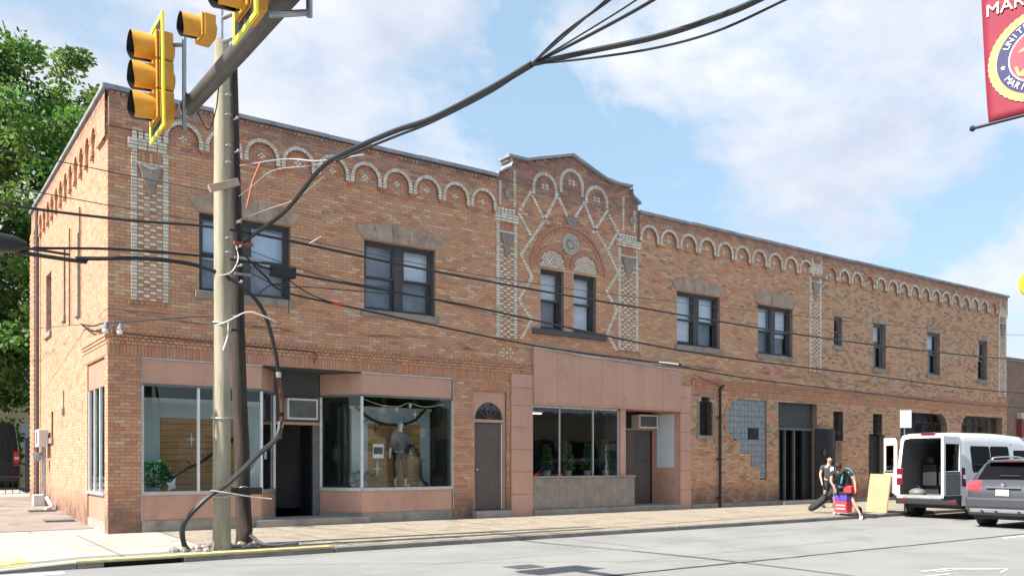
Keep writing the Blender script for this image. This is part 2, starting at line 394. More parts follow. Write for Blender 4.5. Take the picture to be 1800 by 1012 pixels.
# side street, rising gently
mb = MB(); ys = [-4.87, -2, 1, 4, 8, 12, 18, 24.7, 60]
mb.loft([[(-11.6, y, gz(y) - .16), (-2.75, y, gz(y) - .16), (-2.75, y, -.41), (-11.6, y, -.41)] for y in ys], True)
struct(mb, 'side_road', 'asphalt')
CURBTOP = -.055
def slabz(x, y):
    z = -.012 * min(0, 0) + (CURBTOP * (-y / 4.6) if y < 0 else gz(y))
    if x < -1.2 and y < 1: z = z - (-1.2 - x) * .055 * min(1, (1 - y) / 4)
    return z
def slab_grid(name, m, xs, ys_):
    mb = MB(); nx = len(xs)
    vs_ = [(x, y, slabz(x, y)) for y in ys_ for x in xs]; fs_ = [(j * nx + i, j * nx + i + 1, (j + 1) * nx + i + 1, (j + 1) * nx + i) for j in range(len(ys_) - 1) for i in range(nx - 1)]
    mb.add(vs_, fs_)
    # skirts down
    edge = [(x, ys_[0]) for x in xs] + [(xs[-1], y) for y in ys_[1:]]
    for a, b in zip(edge[:-1], edge[1:]): mb.add([(a[0], a[1], slabz(*a)), (b[0], b[1], slabz(*b)), (b[0], b[1], -.4), (a[0], a[1], -.4)], [(0, 1, 2, 3)])
    return struct(mb, name, m)
slab_grid('corner_pavement', 'pave', [-2.6, -2.2, -1.8, -1.4, -1.2, -.6, 0, .5, 1.0], [-4.70, -4.2, -3.6, -3, -2, -1, 0, .02])
slab_grid('pavement', 'aggregate', [1.0, 3, 6, 9, 12, 16, 20, 25, 30, 40, 60, 100], [-4.70, -3.6, -2.4, -1.2, 0, .02])
slab_grid('side_pavement', 'pave', [-2.6, -1.3, 0.02], [.02, 1, 2, 4, 6, 8, 11, 15, 20, 30, 45])
mb = MB()
for x in (1.0,): mb.add([(x - .012, -4.7, slabz(x, -4.7) + .004), (x + .012, -4.7, slabz(x, -4.7) + .004), (x + .012, -.01, .004), (x - .012, -.01, .004)], [(0, 1, 2, 3)])
for x in (3.4, 5.8, 8.2, 10.6, 13, 15.4, 17.8, 20.2, 22.6, 25, 27.4, 29.8, 32.2, 34.6, 37): mb.add([(x - .009, -4.7, slabz(x, -4.7) + .004), (x + .009, -4.7, slabz(x, -4.7) + .004), (x + .009, -.01, .004), (x - .009, -.01, .004)], [(0, 1, 2, 3)])
for y in (-2.35,): mb.add([(1.0, y - .007, slabz(1, y) + .004), (60, y - .007, slabz(1, y) + .004), (60, y + .007, slabz(1, y) + .004), (1.0, y + .007, slabz(1, y) + .004)], [(0, 1, 2, 3)])
for (x0, y0), (x1, y1) in (((-2.6, -2.2), (.99, -2.2)), ((-.6, -4.69), (-.6, -.01)), ((-2.6, 3.4), (0, 3.4)), ((-2.6, 5.6), (0, 5.6)), ((-2.6, 8), (0, 8)), ((-1.3, 1.1), (-1.3, 11)), ((-2.6, 1.1), (.0, 1.1))):
    d = Vector((x1 - x0, y1 - y0, 0)).normalized(); q = Vector((-d.y, d.x, 0)) * .010
    P = [Vector((x0, y0, slabz(x0, y0) + .005)), Vector((x1, y1, slabz(x1, y1) + .005))]
    if abs(x0 - x1) < .01 and y1 > 2:
        for ya, yb in ((1.1, 4), (4, 8), (8, 11)): mb.add([(x0 - .01, ya, slabz(x0, ya) + .005), (x0 + .01, ya, slabz(x0, ya) + .005), (x0 + .01, yb, slabz(x0, yb) + .005), (x0 - .01, yb, slabz(x0, yb) + .005)], [(0, 1, 2, 3)])
    else: mb.add([P[0] - q, P[0] + q, P[1] + q, P[1] - q], [(0, 1, 2, 3)])
struct(mb, 'pavement_joints', 'joint')
# darker raised strip by the side wall
mb = MB()
mb.loft([[(-2.6, y, gz(y) + .012), (-.02, y, gz(y) + .012), (-.02, y, gz(y) - .1), (-2.6, y, gz(y) - .1)] for y in (1.5, 4, 6, 9, 11.8)], True)
struct(mb, 'side_path', mat('stained_concrete', (.25, .215, .19), .9, var=.2, scale=1.3, bump=.004, dirt=((.14, .10, .085), 1.2, .5, .7)))
# kerb, with the drain opening
def curb(x0, x1, m, name, ztop=CURBTOP, z0=-.4, y0=-4.87, y1=-4.702):
    mb = MB(); n = max(1, int((x1 - x0) / 3.0)); L = (x1 - x0) / n
    for i in range(n): mb.box(x0 + i * L + .006, x0 + (i + 1) * L - .006, y0 + random.uniform(-.006, .006), y1, z0, ztop + random.uniform(-.006, .003))
    o = mb.build(name, m, None, bevel=.018, kind='structure'); return o
curb(2.95, 60, 'curb', 'kerb'); curb(-1.38, -.98, 'curb', 'kerb'); curb(.24, 2.95, 'curb', 'kerb')
curb(-.98, .24, 'curb', 'kerb', CURBTOP, -.085)
mb = MB(); mb.loft([[(x, -4.87, z), (x, -4.702, z), (x, -4.702, -.4), (x, -4.87, -.4)] for x, z in ((-3.4, -.175), (-2.6, -.13), (-1.385, -.062))], True)
mb.build('kerb', 'curb', None, kind='structure')
mb = MB(); mb.box(-.975, .235, -4.72, -4.705, -.39, -.086); mb.build('drain_inlet_back', 'black', None, kind='structure')  # black sheet paints in the dark void of the drain
mb = MB()
mb.box(2.62 - 4.0, 2.95, -4.80, -4.50, CURBTOP - .01, CURBTOP + .010); mb.box(-1.38, 2.95, -4.886, -4.874, -.075, CURBTOP + .004)
struct(mb, 'yellow_kerb_paint', 'yellow')
mb = MB(); mb.loft([[(x, y, slabz(x, y) + .006) for x in (-2.6, -2.3, -1.95)] for y in (-4.5, -4, -3.45)], False, False, False); struct(mb, 'yellow_ramp_paint', 'yellow')
# road seams and cracks
def strip_path(mb, pts, w, z=-.152):
    P = [Vector((x, y, z)) for x, y in pts]
    for i in range(len(P) - 1):
        d = (P[i + 1] - P[i]).normalized(); q = Vector((-d.y, d.x, 0)) * w / 2 * random.uniform(.6, 1.3)
        mb.add([P[i] - q, P[i + 1] - q, P[i + 1] + q, P[i] + q], [(0, 1, 2, 3)])
def wobble(x0, y0, x1, y1, step=.5, a=.03):
    n = max(2, int(math.hypot(x1 - x0, y1 - y0) / step)); return [(x0 + (x1 - x0) * i / n + random.uniform(-a, a), y0 + (y1 - y0) * i / n + random.uniform(-a, a)) for i in range(n + 1)]
mb = MB(); strip_path(mb, wobble(2.0, -10.32, 40, -10.42, .4, .022), .07)
struct(mb, 'road_seam', 'seal')
mb = MB()
for a in ((0.5, -5.6, 2.2, -6.6), (2.2, -6.6, 5.5, -8.6), (5.5, -8.6, 8.4, -10.3), (3, -7.6, 9, -7.5), (6, -9.2, 14, -8.9), (9, -7.2, 22, -7.4), (-1, -8, 3, -8.3), (.2, -5.1, 5.2, -5.25), (12, -6.2, 18, -6.4)):
    strip_path(mb, wobble(*a, .25, .035), .016, -.1545)
struct(mb, 'road_cracks', mat('dark_crack', (.13, .13, .13), .9))
mb = MB()
mb.box(16.3, 19.8, -10.66, -10.56, -.2, -.1525)
mb.box(-9, -1.62, -5.42, -5.12, -.2, -.1525)
strip_path(mb, [(9.0, -12.75), (9.75, -12.8), (10.45, -13.35), (9.9, -13.5)], .06); strip_path(mb, [(9.15, -12.9), (9.75, -12.95), (10.2, -13.35)], .04)
strip_path(mb, [(7.8, -13.0), (9.1, -13.15)], .08); strip_path(mb, [(5.2, -11.6), (5.55, -11.75), (5.5, -12.1)], .06)
struct(mb, 'white_road_markings', 'white_paint')
struct(MB().box(4.2, 4.75, -8.9, -8.5, -.2, -.1535), 'road_patch', mat('dark_patch', (.07, .07, .075), .8))
# opposite kerb and pavement
struct(MB().box(-60, 160, -24.4, -17.6, -.4, -.04), 'opposite_pavement', 'pave')

# ------------------------------------------------------------------ brickwork
CO, BL, JT = .0755, .228, .009
def pal(base, k=9, dv=.2, dh=.06, seed=1):
    r = random.Random(seed); out = []
    for i in range(k):
        b = base[i % len(base)]; f = 1 + r.uniform(-dv, dv); out.append(tuple(max(.01, c * f * (1 + r.uniform(-dh, dh))) for c in b))
    return out
TAN, ORA, RED, MAU, DRK, BUF = (.545, .315, .19), (.55, .277, .16), (.48, .225, .145), (.47, .28, .195), (.35, .20, .15), (.58, .385, .24)
PAL = {
 'main': pal([TAN, ORA, ORA, RED, MAU, TAN, ORA, BUF], 16, .05, .05, 3),
 'low': pal([TAN, ORA, RED, RED, MAU, ORA, MAU, TAN], 16, .07, .06, 4),
 'top': pal([MAU, RED, MAU, DRK, RED, ORA], 12, .16, .05, 5),
 'mix': pal([TAN, (.50, .37, .24), ORA, DRK, MAU, ORA, BUF, (.40, .27, .20)], 16, .10, .09, 6),
 'red': pal([RED, RED, ORA, MAU], 8, .14, .05, 7),
 'side': pal([(.57, .315, .20), (.555, .30, .185), (.58, .33, .215), (.54, .275, .18)], 12, .09, .04, 8),  # same brick as the front, the wall's sunlit orange put into the colour
 'white': pal([(.70, .66, .57), (.66, .60, .51), (.74, .70, .62), (.58, .52, .44)], 8, .10, .03, 9),
}
BR = []      # (plane, u, z, w, h, ang, n0, n1, style, colour index)
def put(plane, u, z, w, h, n0, n1, style, ang=0.0):
    p = PAL[style]; i = random.randrange(len(p))
    if style in ('main', 'low', 'mix'):                       # firing batches: neighbouring bricks tend to match
        t = noise.noise(Vector((u * .9, z * 2.2, 3.1 if plane == 'F' else 9)))
        if random.random() < .45: i = int((t * .5 + .5) * len(p)) % len(p)
    BR.append((plane, u, z, w, h, ang, n0, n1, style, i))
def poly_iv(poly, z):
    xs = []
    for (x0, z0), (x1, z1) in zip(poly, poly[1:] + poly[:1]):
        if (z0 <= z) != (z1 <= z): xs.append(x0 + (x1 - x0) * (z - z0) / (z1 - z0))
    xs.sort(); return [(xs[i], xs[i + 1]) for i in range(0, len(xs) - 1, 2)]
def minus(iv, cut):
    out = []
    for a, b in iv:
        segs = [(a, b)]
        for c, d in cut:
            ns = []
            for p, q in segs:
                if d <= p or c >= q: ns.append((p, q)); continue
                if c > p: ns.append((p, c))
                if d < q: ns.append((d, q))
            segs = ns
        out += segs
    return out
def course_iv(region, holes, z):
    iv = poly_iv(region, z)
    for h in holes:
        zs = [p[1] for p in h]
        if min(zs) <= z <= max(zs): iv = minus(iv, poly_iv(h, z))
    return [(a, b) for a, b in iv if b - a > .02]
def lay(plane, region, holes, n0, style, backing=None, thick=.3, bond='run', proud=.0042, rough=0.0):
    zs = [p[1] for p in region]; k0 = int(round(min(zs) / CO)); k1 = int(round(max(zs) / CO))
    for k in range(k0, k1):
        z = (k + .5) * CO; st = style(k, z) if callable(style) else style
        hd = bond == 'header' or (callable(bond) and bond(k))
        L = BL / 2 if hd else BL
        iv = course_iv(region, holes, z)
        for a, b in iv:
            if backing is not None: backing.append((a, b, z - CO / 2, z + CO / 2, n0 - thick, n0))
            i = math.floor(a / L - 1); off = (k % 2) * L * .5
            while i * L + off < b:
                p, q = max(a, i * L + off), min(b, (i + 1) * L + off); i += 1
                if q - p < .035: continue
                s2 = st if not isinstance(st, tuple) else random.choice(st)
                pr = proud + random.uniform(-.001, .0014) + (random.random() < .25) * random.uniform(0, rough)
                put(plane, (p + q) / 2 + 0, z, q - p - JT, CO - JT, n0 - .002, n0 + pr, s2)
def ring(plane, cx, zc, r0, r1, a0, a1, w, style, n0, n1, gap=.012):
    rm = (r0 + r1) / 2; n = max(1, int(round(R(a1 - a0) * rm / w)))
    for i in range(n):
        a = R(a0 + (a1 - a0) * (i + .5) / n)
        put(plane, cx + rm * math.cos(a), zc + rm * math.sin(a), r1 - r0, R(a1 - a0) * rm / n - gap, n0, n1, style, a)
def line_headers(pts, w=.105, h=.064, n0=0.0, n1=.022):
    for (x0, z0), (x1, z1) in zip(pts[:-1], pts[1:]):
        d = math.hypot(x1 - x0, z1 - z0); k = max(1, int(round(abs(z1 - z0) / CO)))
        for i in range(k):
            t = (i + .5) / k; put('F', x0 + (x1 - x0) * t, z0 + (z1 - z0) * t, w, h, n0, n1, 'white')

BT = []      # facade backing
W_UP = [(1.88, 4.0), (5.93, 7.99), (17.1, 19.17), (21.17, 23.13)]
W_SM = [(25.68, 26.2, 6.0), (28.32, 29.21, 5.3), (32.38, 33.4, 5.3), (36.71, 37.56, 5.3)]
holesF = [rect(a, b, 5.35, 7.12) for a, b in W_UP] + [rect(a, b, z, 7.12) for a, b, z in W_SM]
CW = [(11.5, 12.36), (12.74, 13.62)]
holesF += [rect(a, b, 5.36, 7.12) for a, b in CW]
SHOP1 = rect(.66, 8.55, -1, 3.78); holesF.append(SHOP1)
DOOR2 = rect(9.21, 10.30, -1, 3.49); holesF.append(DOOR2)
SHOP2 = rect(10.43, 17.72, -1, 4.02); holesF.append(SHOP2); holesF.append(rect(11.19, 17.2, 4.0, 4.45))
GW = [(18.15, 18.79, 2.42, 3.56, 'g'), (25.64, 26.27, 2.34, 3.48, 'g'), (28.3, 28.95, 2.68, 3.44, 'g')]
for a, b, c, d, _ in GW: holesF.append(rect(a, b, c, d))
holesF.append(rect(18.27, 18.67, 3.5, 3.73))
def gb_outline():
    return [(21.65, .93), (21.65, 3.72), (20.24, 3.72)] + [(20.24 + .76 * math.cos(R(a)), 2.96 + .76 * math.sin(R(a))) for a in range(97, 270, 8)] + [(20.26, 2.2), (20.26, 1.81), (20.77, 1.81), (20.77, 1.38), (21.27, 1.38), (21.27, .93)]
GBO = gb_outline(); holesF.append(GBO)
DOOR3 = rect(22.31, 24.6, -1, 3.71); holesF.append(DOOR3)
DOOR4 = rect(28.0, 29.13, -1, 2.63); holesF.append(DOOR4)
WN1 = [(30.3, 1.0), (34.01, 1.0), (34.01, 3.0)] + [(33.36 + .65 * math.cos(R(a)), 2.98 + .65 * math.sin(R(a))) for a in range(0, 91, 10)] + [(30.3, 3.63)]
WN2 = [(39.0, 1.0), (39.0, 3.63)] + [(35.85 - .65 * math.cos(R(a)), 2.98 + .65 * math.sin(R(a))) for a in range(90, -1, -10)] + [(35.2, 1.0)]
holesF += [WN1, WN2]
def st_left(k, z):
    if z > 9.0: return 'top'
    if z > 8.3: return ('top', 'main', 'red')
    if z < 4.3: return ('low', 'low', 'red', 'main')
    return ('main', 'main', 'main', 'low')
def st_right(k, z):
    if z > 9.0: return 'top'
    if z > 4.3: return ('main', 'main', 'mix')
    return ('mix', 'mix', 'main')
st_mix = lambda k, z: 'top' if z > 9.05 else ('mix' if z > 2.0 else ('mix', 'main'))
hb = lambda k: 52 <= k <= 55 and k % 2 == 0
PED = [(9.96, 8.0), (9.96, 9.50), (10.12, 9.60), (10.36, 9.72), (10.44, 9.90), (10.32, 10.05), (10.99, 10.06), (12.65, 10.53), (13.98, 10.08), (14.53, 10.03), (15.0, 10.05), (15.03, 9.88), (15.15, 9.72), (15.36, 9.60), (15.36, 8.0)]
PEDR = [(9.96, 4.3)] + PED[1:-1] + [(15.36, 4.3)]
lay('F', rect(0, 9.96, 0, 4.02), holesF, 0, st_left, BT)
lay('F', rect(0, 9.96, 4.02, 9.2), holesF, 0, st_left, BT)
lay('F', rect(9.96, 17.75, 0, 4.3), holesF, 0, st_left, BT)
lay('F', PEDR, holesF, 0, st_left, BT)
lay('F', rect(15.36, 24.9, 4.3, 9.2), holesF, 0, st_right, BT)
lay('F', rect(17.75, 24.9, 0, 4.3), holesF, 0, st_mix, BT, rough=.012)
lay('F', rect(24.9, 39.42, 0, 9.2), holesF, 0, st_mix, BT, rough=.014)
# arched corbel table standing proud of the wall
ARC = [(9.49 - .885 * i, .33, 'A') for i in range(10)] + [(15.80 + .895 * i, .325, 'C') for i in range(10)] + [(25.42 + .838 * i, .29, 'D') for i in range(16)]
ah = [archpoly(c, 8.60, r, 8.2) for c, r, s in ARC]
ZC0 = 8.46
lay('F', rect(0.0, 9.96, ZC0, 9.36), ah + [rect(0, 1.08, 8, 8.62)], .065, st_left, BT, .09)
lay('F', rect(15.36, 24.5, ZC0, 9.36), ah, .065, st_right, BT, .09)
lay('F', rect(24.5, 39.42, ZC0, 9.36), ah, .065, st_mix, BT, .09)
for c, r, s in ARC:
    ring('F', c, 8.60, r + .004, r + .082, 0, 180, .066, 'white' if s != 'D' or random.random() < .9 else 'main', .06, .095)
    for sg in (-1, 1):
        for k in range(2): put('F', c + sg * (r + .0475), 8.56 - k * .07, .095, .058, .06, .093, 'white')
    for dx, dz in ((0, .0), (0, .085), (-.06, .042), (.06, .042)): put('F', c + dx, 8.60 + dz, .055, .045, .0, .022, 'white')
    ring('F', c, 8.60, r - .085, r - .01, 0, 180, .08, 'red', 0, .018)
for i, (c, r, s) in enumerate(ARC):
    p = {'A': .885, 'C': .895, 'D': .838}[s] / 2
    put('F', c + p, 8.435, .17, .045, 0, .085, 'red'); put('F', c + p, 8.385, .09, .045, 0, .05, 'red')
# dentil course under the coping
for i in range(0, 344):
    u = .06 + i * .1145
    if 9.9 < u < 15.4: continue
    put('F', u, 9.30, .07, .06, .065, .10, 'top')
# pilaster strips of white headers
def strip(u0, u1, zb, zt, cap=True, tri=True, top=None):
    wd = .125; k0 = int(round(zb / CO)); k1 = int(round(zt / CO)); n = max(2, int((u1 - u0 - 2 * wd) / .108)); cw = (u1 - u0 - 2 * wd) / n
    for k in range(k0, k1):
        z = (k + .5) * CO
        for a in (u0 + wd / 2, u1 - wd / 2): put('F', a, z, wd - .014, CO - .014, 0, .028, 'white')
        if zt - z < 1.02 and cap:                 # behind the stone pendant and capital frieze
            tb = (zt - z - .30) / .72
            if tb < 0: continue
        for j in range(n):
            x = u0 + wd + (j + .5) * cw
            if cap and zt - z < 1.02:
                if abs(x - (u0 + u1) / 2) < (1 - tb) * (u1 - u0 - 2 * wd) / 2 + .03: continue
            if (j + k) % 2 == 0: put('F', x, z, cw - .02, CO - .022, 0, .024, 'white')
    um = (u0 + u1) / 2
    for j in range(int((u1 - u0 + .2) / .11)):
        put('F', u0 - .06 + .055 + j * .11, zb - .05, .085, .06, 0, .05, 'red')
    if cap:
        for j in range(int((u1 - u0) / .112)): put('F', u0 + .056 + j * .112, zt - .28, .10, .05, 0, .05, 'white')
        for j in range(int((u1 - u0 - .26) / .075)): put('F', u0 + .17 + j * .078, zt - .13, .055, .20, 0, .02, 'main' if j % 2 else 'red')
        for r_, w_ in ((0, .03), (1, .05), (2, .05)):
            for j in range(int((u1 - u0 + .16) / .20)): put('F', u0 - .08 + .1 + j * .20, zt + .035 + r_ * .072, .185, .058, 0, .05 + w_, 'white')
        for r_ in range(2):
            for j in range(int((u1 - u0) / .125)): put('F', u0 + .06 + j * .125, zt + .26 + r_ * .078, .095, .06, 0, .075, 'white')
strip(.45, 1.22, 4.98, 8.22)
strip(9.94, 10.66, 4.98, 8.22); strip(14.50, 15.36, 4.98, 8.18)
strip(24.12, 24.86, 4.90, 8.55)
strip(38.62, 39.36, 4.6, 8.35)
for u in (10.07, 10.57, 14.72, 15.2):
    for k in range(int(8.72 / CO), int((9.74 if u in (10.57, 14.72) else 9.40) / CO)): put('F', u, (k + .5) * CO, .085, .055, 0, .026, 'white')
for u in (24.22, 24.76, 38.7, 39.28):
    for k in range(int(8.75 / CO), int(9.2 / CO)): put('F', u, (k + .5) * CO, .085, .055, .06, .09, 'white')
# gable: tall arches and lattice of headers
for cx, zc, r, zb in ((11.65, 9.42, .36, 9.2), (12.65, 9.72, .36, 9.42), (13.63, 9.40, .36, 9.22)):
    ring('F', cx, zc, r, r + .10, 0, 180, .072, 'white', 0, .034); ring('F', cx, zc, r - .09, r - .01, 0, 180, .09, 'red', 0, .02)
    for sg in (-1, 1):
        z = zc - .04
        while z > zb: put('F', cx + sg * (r + .05), z, .10, .058, 0, .034, 'white'); z -= CO
    for dx, dz in ((-.075, 0), (.075, 0), (-.075, .085), (.075, .085)): put('F', cx + dx, zc + .0 + dz, .095, .055, 0, .024, 'white')
for pl in ([(11.15, 9.25), (10.75, 8.62)], [(11.19, 9.15), (11.55, 8.62), (11.8, 8.41)], [(12.14, 9.36), (11.64, 8.51), (10.79, 7.39), (11.19, 6.8), (10.71, 6.11), (11.17, 5.58), (10.79, 5.0)],
           [(12.16, 9.25), (12.48, 8.75)], [(13.12, 9.25), (12.78, 8.76)], [(13.12, 9.30), (13.53, 8.58), (14.07, 7.98), (14.51, 7.35), (14.02, 6.71), (14.46, 6.21), (14.05, 5.44), (14.47, 4.93)],
           [(14.09, 9.22), (13.48, 8.41)], [(14.12, 9.09), (14.50, 8.60), (14.1, 8.02)], [(10.72, 8.55), (11.15, 7.98)]): line_headers(pl)
ring('F', 12.56, 7.05, 1.36, 1.46, 4, 176, .078, 'red', 0, .045); ring('F', 12.56, 7.05, 1.24, 1.34, 4, 176, .078, 'red', 0, .025)
for cx in (11.93, 13.18):
    ring('F', cx, 7.20, .50, .60, 0, 180, .075, 'red', 0, .04)
    for k in range(0, 8):
        z = 7.20 + k * .068; hw = math.sqrt(max(0, .47 ** 2 - (z - 7.20) ** 2)); j0 = -4
        for j in range(-5, 6):
            x = j * .105 + (k % 2) * .0525
            if abs(x) < hw - .03: put('F', cx + x, z, .078, .05, 0, .026, 'white')
for z0, zz_ in ((4.42, 4.85),):
    for u in (10.30, 14.93):
        for dx, dz in ((0, 0), (.12, .1), (-.12, .1), (.12, -.1), (-.12, -.1), (0, .16), (0, -.16), (.2, 0), (-.2, 0)): put('F', u + dx, 4.58 + dz, .06, .045, 0, .024, 'white')
# belt: soldier course and corbelled courses
def belt(plane, a, b, z0, sg=1):
    u = a
    while u < b: put(plane, u + .035, z0 + .11, .062, .215, -.002, .016, 'red' if plane == 'F' else 'side'); u += .0725
    for r_, pr in ((0, .03), (1, .05), (2, .07), (3, .045)):
        L = .1145; u = a + (r_ % 2) * L / 2
        while u < b: put(plane, u + L / 2, z0 + .262 + r_ * .072, L - .012, .06, -.002, pr, ('low' if r_ < 2 else 'red') if plane == 'F' else 'side'); u += L
belt('F', 0.0, 11.15, 3.80); belt('F', 17.75, 39.36, 3.78)
for i in range(15): put('F', 9.28 + i * .0725, 3.62, .062, .2, 0, .02, 'red')
# rings round the arched openings of the right-hand wing
ring('F', 20.24, 2.96, .77, .87, 90, 262, .075, 'low', 0, .03)
ring('F', 28.62, 3.35, .62, .74, 10, 170, .08, 'red', 0, .02); ring('F', 34.4 - 1.1, 3.0, .70, .82, 0, 90, .08, 'mix', 0, .02)
ring('F', 32.3, 4.35, .9, 1.02, 20, 160, .08, 'mix', 0, .02)
for i in range(50): put('F', 18.05 + i * .0725 * 1.0, 2.26, .06, .2, 0, .016, 'mix') if 18.0 < 18.05 + i * .0725 < 19.4 else None
# side wall
BS = []
SW = [(3.35, 3.62, 5.2, 7.11), (5.35, 5.66, 5.35, 7.08), (7.75, 8.75, 5.25, 6.97)]
holesS = [rect(*w) for w in SW] + [rect(.34, 2.32, -1, 3.74), rect(5.55, 5.75, 2.95, 3.4), rect(7.4, 7.75, 2.2, 2.95)]
sah = [archpoly(1.2 + .742 * i, 8.66, .25, 8.1) for i in range(13)]
st_side = lambda k, z: 'top' if z > 9.12 else ('side', 'side', 'side', 'side', 'low')
lay('S', rect(0.0, 11.4, 0, 9.2), holesS, 0, st_side, BS, proud=.0045)
lay('S', rect(0.0, 11.4, 8.36, 9.36), sah, .065, st_side, BS, .09)
for i in range(13):
    ring('S', 1.2 + .742 * i, 8.66, .25, .33, 0, 180, .075, 'side', .06, .085)
    put('S', 1.2 + .742 * (i + .5), 8.33, .16, .045, 0, .085, 'side')
for k in range(5, 116): put('S', .10, (k + .5) * CO, .18, CO - .012, 0, .010 if k % 2 else .007, 'side')
belt('S', 0.0, 2.75, 3.80)
for k in range(3, 115):      # rear pilaster
    for j in range(4): put('S', 10.55 + (j + .5 * (k % 2)) * .228, (k + .5) * CO, .218, CO - JT, 0, .11, ('red', 'low')[random.random() < .5])

house = thing('brick_building', 'long two-storey tan brick corner building with white brick arches and a curved gable', 'building', (0, 0, 0))
P_ = {'F': lambda u, z, n: (u, -n, z), 'S': lambda u, z, n: (-n, u, z)}
def backing_mesh(bt, plane, name, m):
    mb = MB(); f = P_[plane]
    # merge identical stacked strips
    cur = {}
    out = []
    for a, b, z0, z1, n0, n1 in bt:
        key = (round(a, 4), round(b, 4), n0, n1)
        if key in cur and abs(cur[key][1] - z0) < 1e-6: cur[key][1] = z1
        else:
            if key in cur: out.append((key, cur[key]))
            cur[key] = [z0, z1]
    out += list(cur.items())
    for (a, b, n0, n1), (z0, z1) in out:
        mb.add([f(a, z0, n0), f(b, z0, n0), f(b, z0, n1), f(a, z0, n1), f(a, z1, n0), f(b, z1, n0), f(b, z1, n1), f(a, z1, n1)], [(0, 3, 2, 1), (4, 5, 6, 7), (0, 1, 5, 4), (1, 2, 6, 5), (2, 3, 7, 6), (3, 0, 4, 7)])
    mb.build(name, m, house)
# keep the wall strips from poking past each other at the corner
backing_mesh([(max(a, .0), b, z0, z1, n0, n1) for a, b, z0, z1, n0, n1 in BT], 'F', 'front_wall', 'mortar')
backing_mesh([(max(a, .31), b, z0, z1, n0, n1) for a, b, z0, z1, n0, n1 in BS], 'S', 'side_wall', 'side_mortar')
camv = cam.location
def bsize(b):
    p = Vector(P_[b[0]](b[1], b[2], b[6])); d = p - camv; fac_ = abs(d.y if b[0] == 'F' else d.x) / d.length
    return b[3] * b[4] * fac_ / d.length_squared
def is_white(b): return b[8] == 'white'
_pm = {}
def unit_brick(style, i, w, d, h):
    k = (style, i, round(w, 3), round(d, 3), round(h, 3))
    if k not in _pm:
        mb = MB(); mb.box(-w / 2, w / 2, -d / 2, d / 2, -h / 2, h / 2, PAL[style][i]); me = mb.mesh('white_brick' if style == 'white' else 'brick'); me.materials.append(M['white_brick'] if style == 'white' else M['brick']); _pm[k] = me
    return _pm[k]
def brick_obj(b, name):
    n0, n1 = b[6], b[7]; o = bpy.data.objects.new(name, unit_brick(b[8], b[9], b[3], n1 - n0, b[4])); COL.objects.link(o); o.parent = house
    o.location = P_[b[0]](b[1], b[2], (n0 + n1) / 2)
    if b[0] == 'F': o.rotation_euler = (0, -b[5], 0)
    else: o.rotation_mode = 'QUATERNION'; o.rotation_quaternion = (Matrix.Rotation(R(90), 3, 'Z') @ Matrix.Rotation(-b[5], 3, 'Y')).to_quaternion()
def brick_bulk(bs, name, m):
    n = len(bs); A = np.array([(b[1], b[2], b[3] / 2, b[4] / 2, b[5], b[6], b[7]) for b in bs]); Cc = np.array([PAL[b[8]][b[9]] for b in bs]); pl = np.array([b[0] == 'F' for b in bs])
    ca_, sa_ = np.cos(A[:, 4]), np.sin(A[:, 4]); V = np.zeros((n, 8, 3))
    for k, (i, j, l) in enumerate([(-1, -1, 0), (1, -1, 0), (1, 1, 0), (-1, 1, 0), (-1, -1, 1), (1, -1, 1), (1, 1, 1), (-1, 1, 1)]):
        du = A[:, 2] * i; dz = A[:, 3] * j; u = A[:, 0] + du * ca_ - dz * sa_; z = A[:, 1] + du * sa_ + dz * ca_; nn = A[:, 5] if l == 0 else A[:, 6]
        V[:, k, 0] = np.where(pl, u, -nn); V[:, k, 1] = np.where(pl, -nn, u); V[:, k, 2] = z
    F = np.array([(4, 5, 6, 7), (0, 1, 5, 4), (1, 2, 6, 5), (2, 3, 7, 6), (3, 0, 4, 7)]); faces = (F[None] + 8 * np.arange(n)[:, None, None]).reshape(-1, 4)
    me = bpy.data.meshes.new(name); me.vertices.add(8 * n); me.vertices.foreach_set('co', V.ravel()); nf = len(faces)
    me.loops.add(nf * 4); me.loops.foreach_set('vertex_index', faces.ravel().astype('i')); me.polygons.add(nf)
    me.polygons.foreach_set('loop_start', np.arange(0, nf * 4, 4, dtype='i')); me.polygons.foreach_set('loop_total', np.full(nf, 4, 'i'))
    a = me.attributes.new('Col', 'FLOAT_COLOR', 'FACE'); arr = np.ones((nf, 4), 'f'); arr[:, :3] = np.repeat(Cc, 5, 0); a.data.foreach_set('color', arr.ravel())
    me.polygons.foreach_set('use_smooth', np.zeros(nf, dtype=bool)); me.update(calc_edges=True); me.materials.append(M[m]); o = bpy.data.objects.new(name, me); COL.objects.link(o); o.parent = house; o['kind'] = 'stuff'
for wh, nm, bulk, m in ((False, 'brick', 'brickwork', 'brick'), (True, 'white_brick', 'white_brickwork', 'white_brick')):
    bs = sorted([b for b in BR if is_white(b) == wh], key=bsize, reverse=True)
    for b in bs[:298]: brick_obj(b, nm)
    brick_bulk(bs[298:], bulk, m)

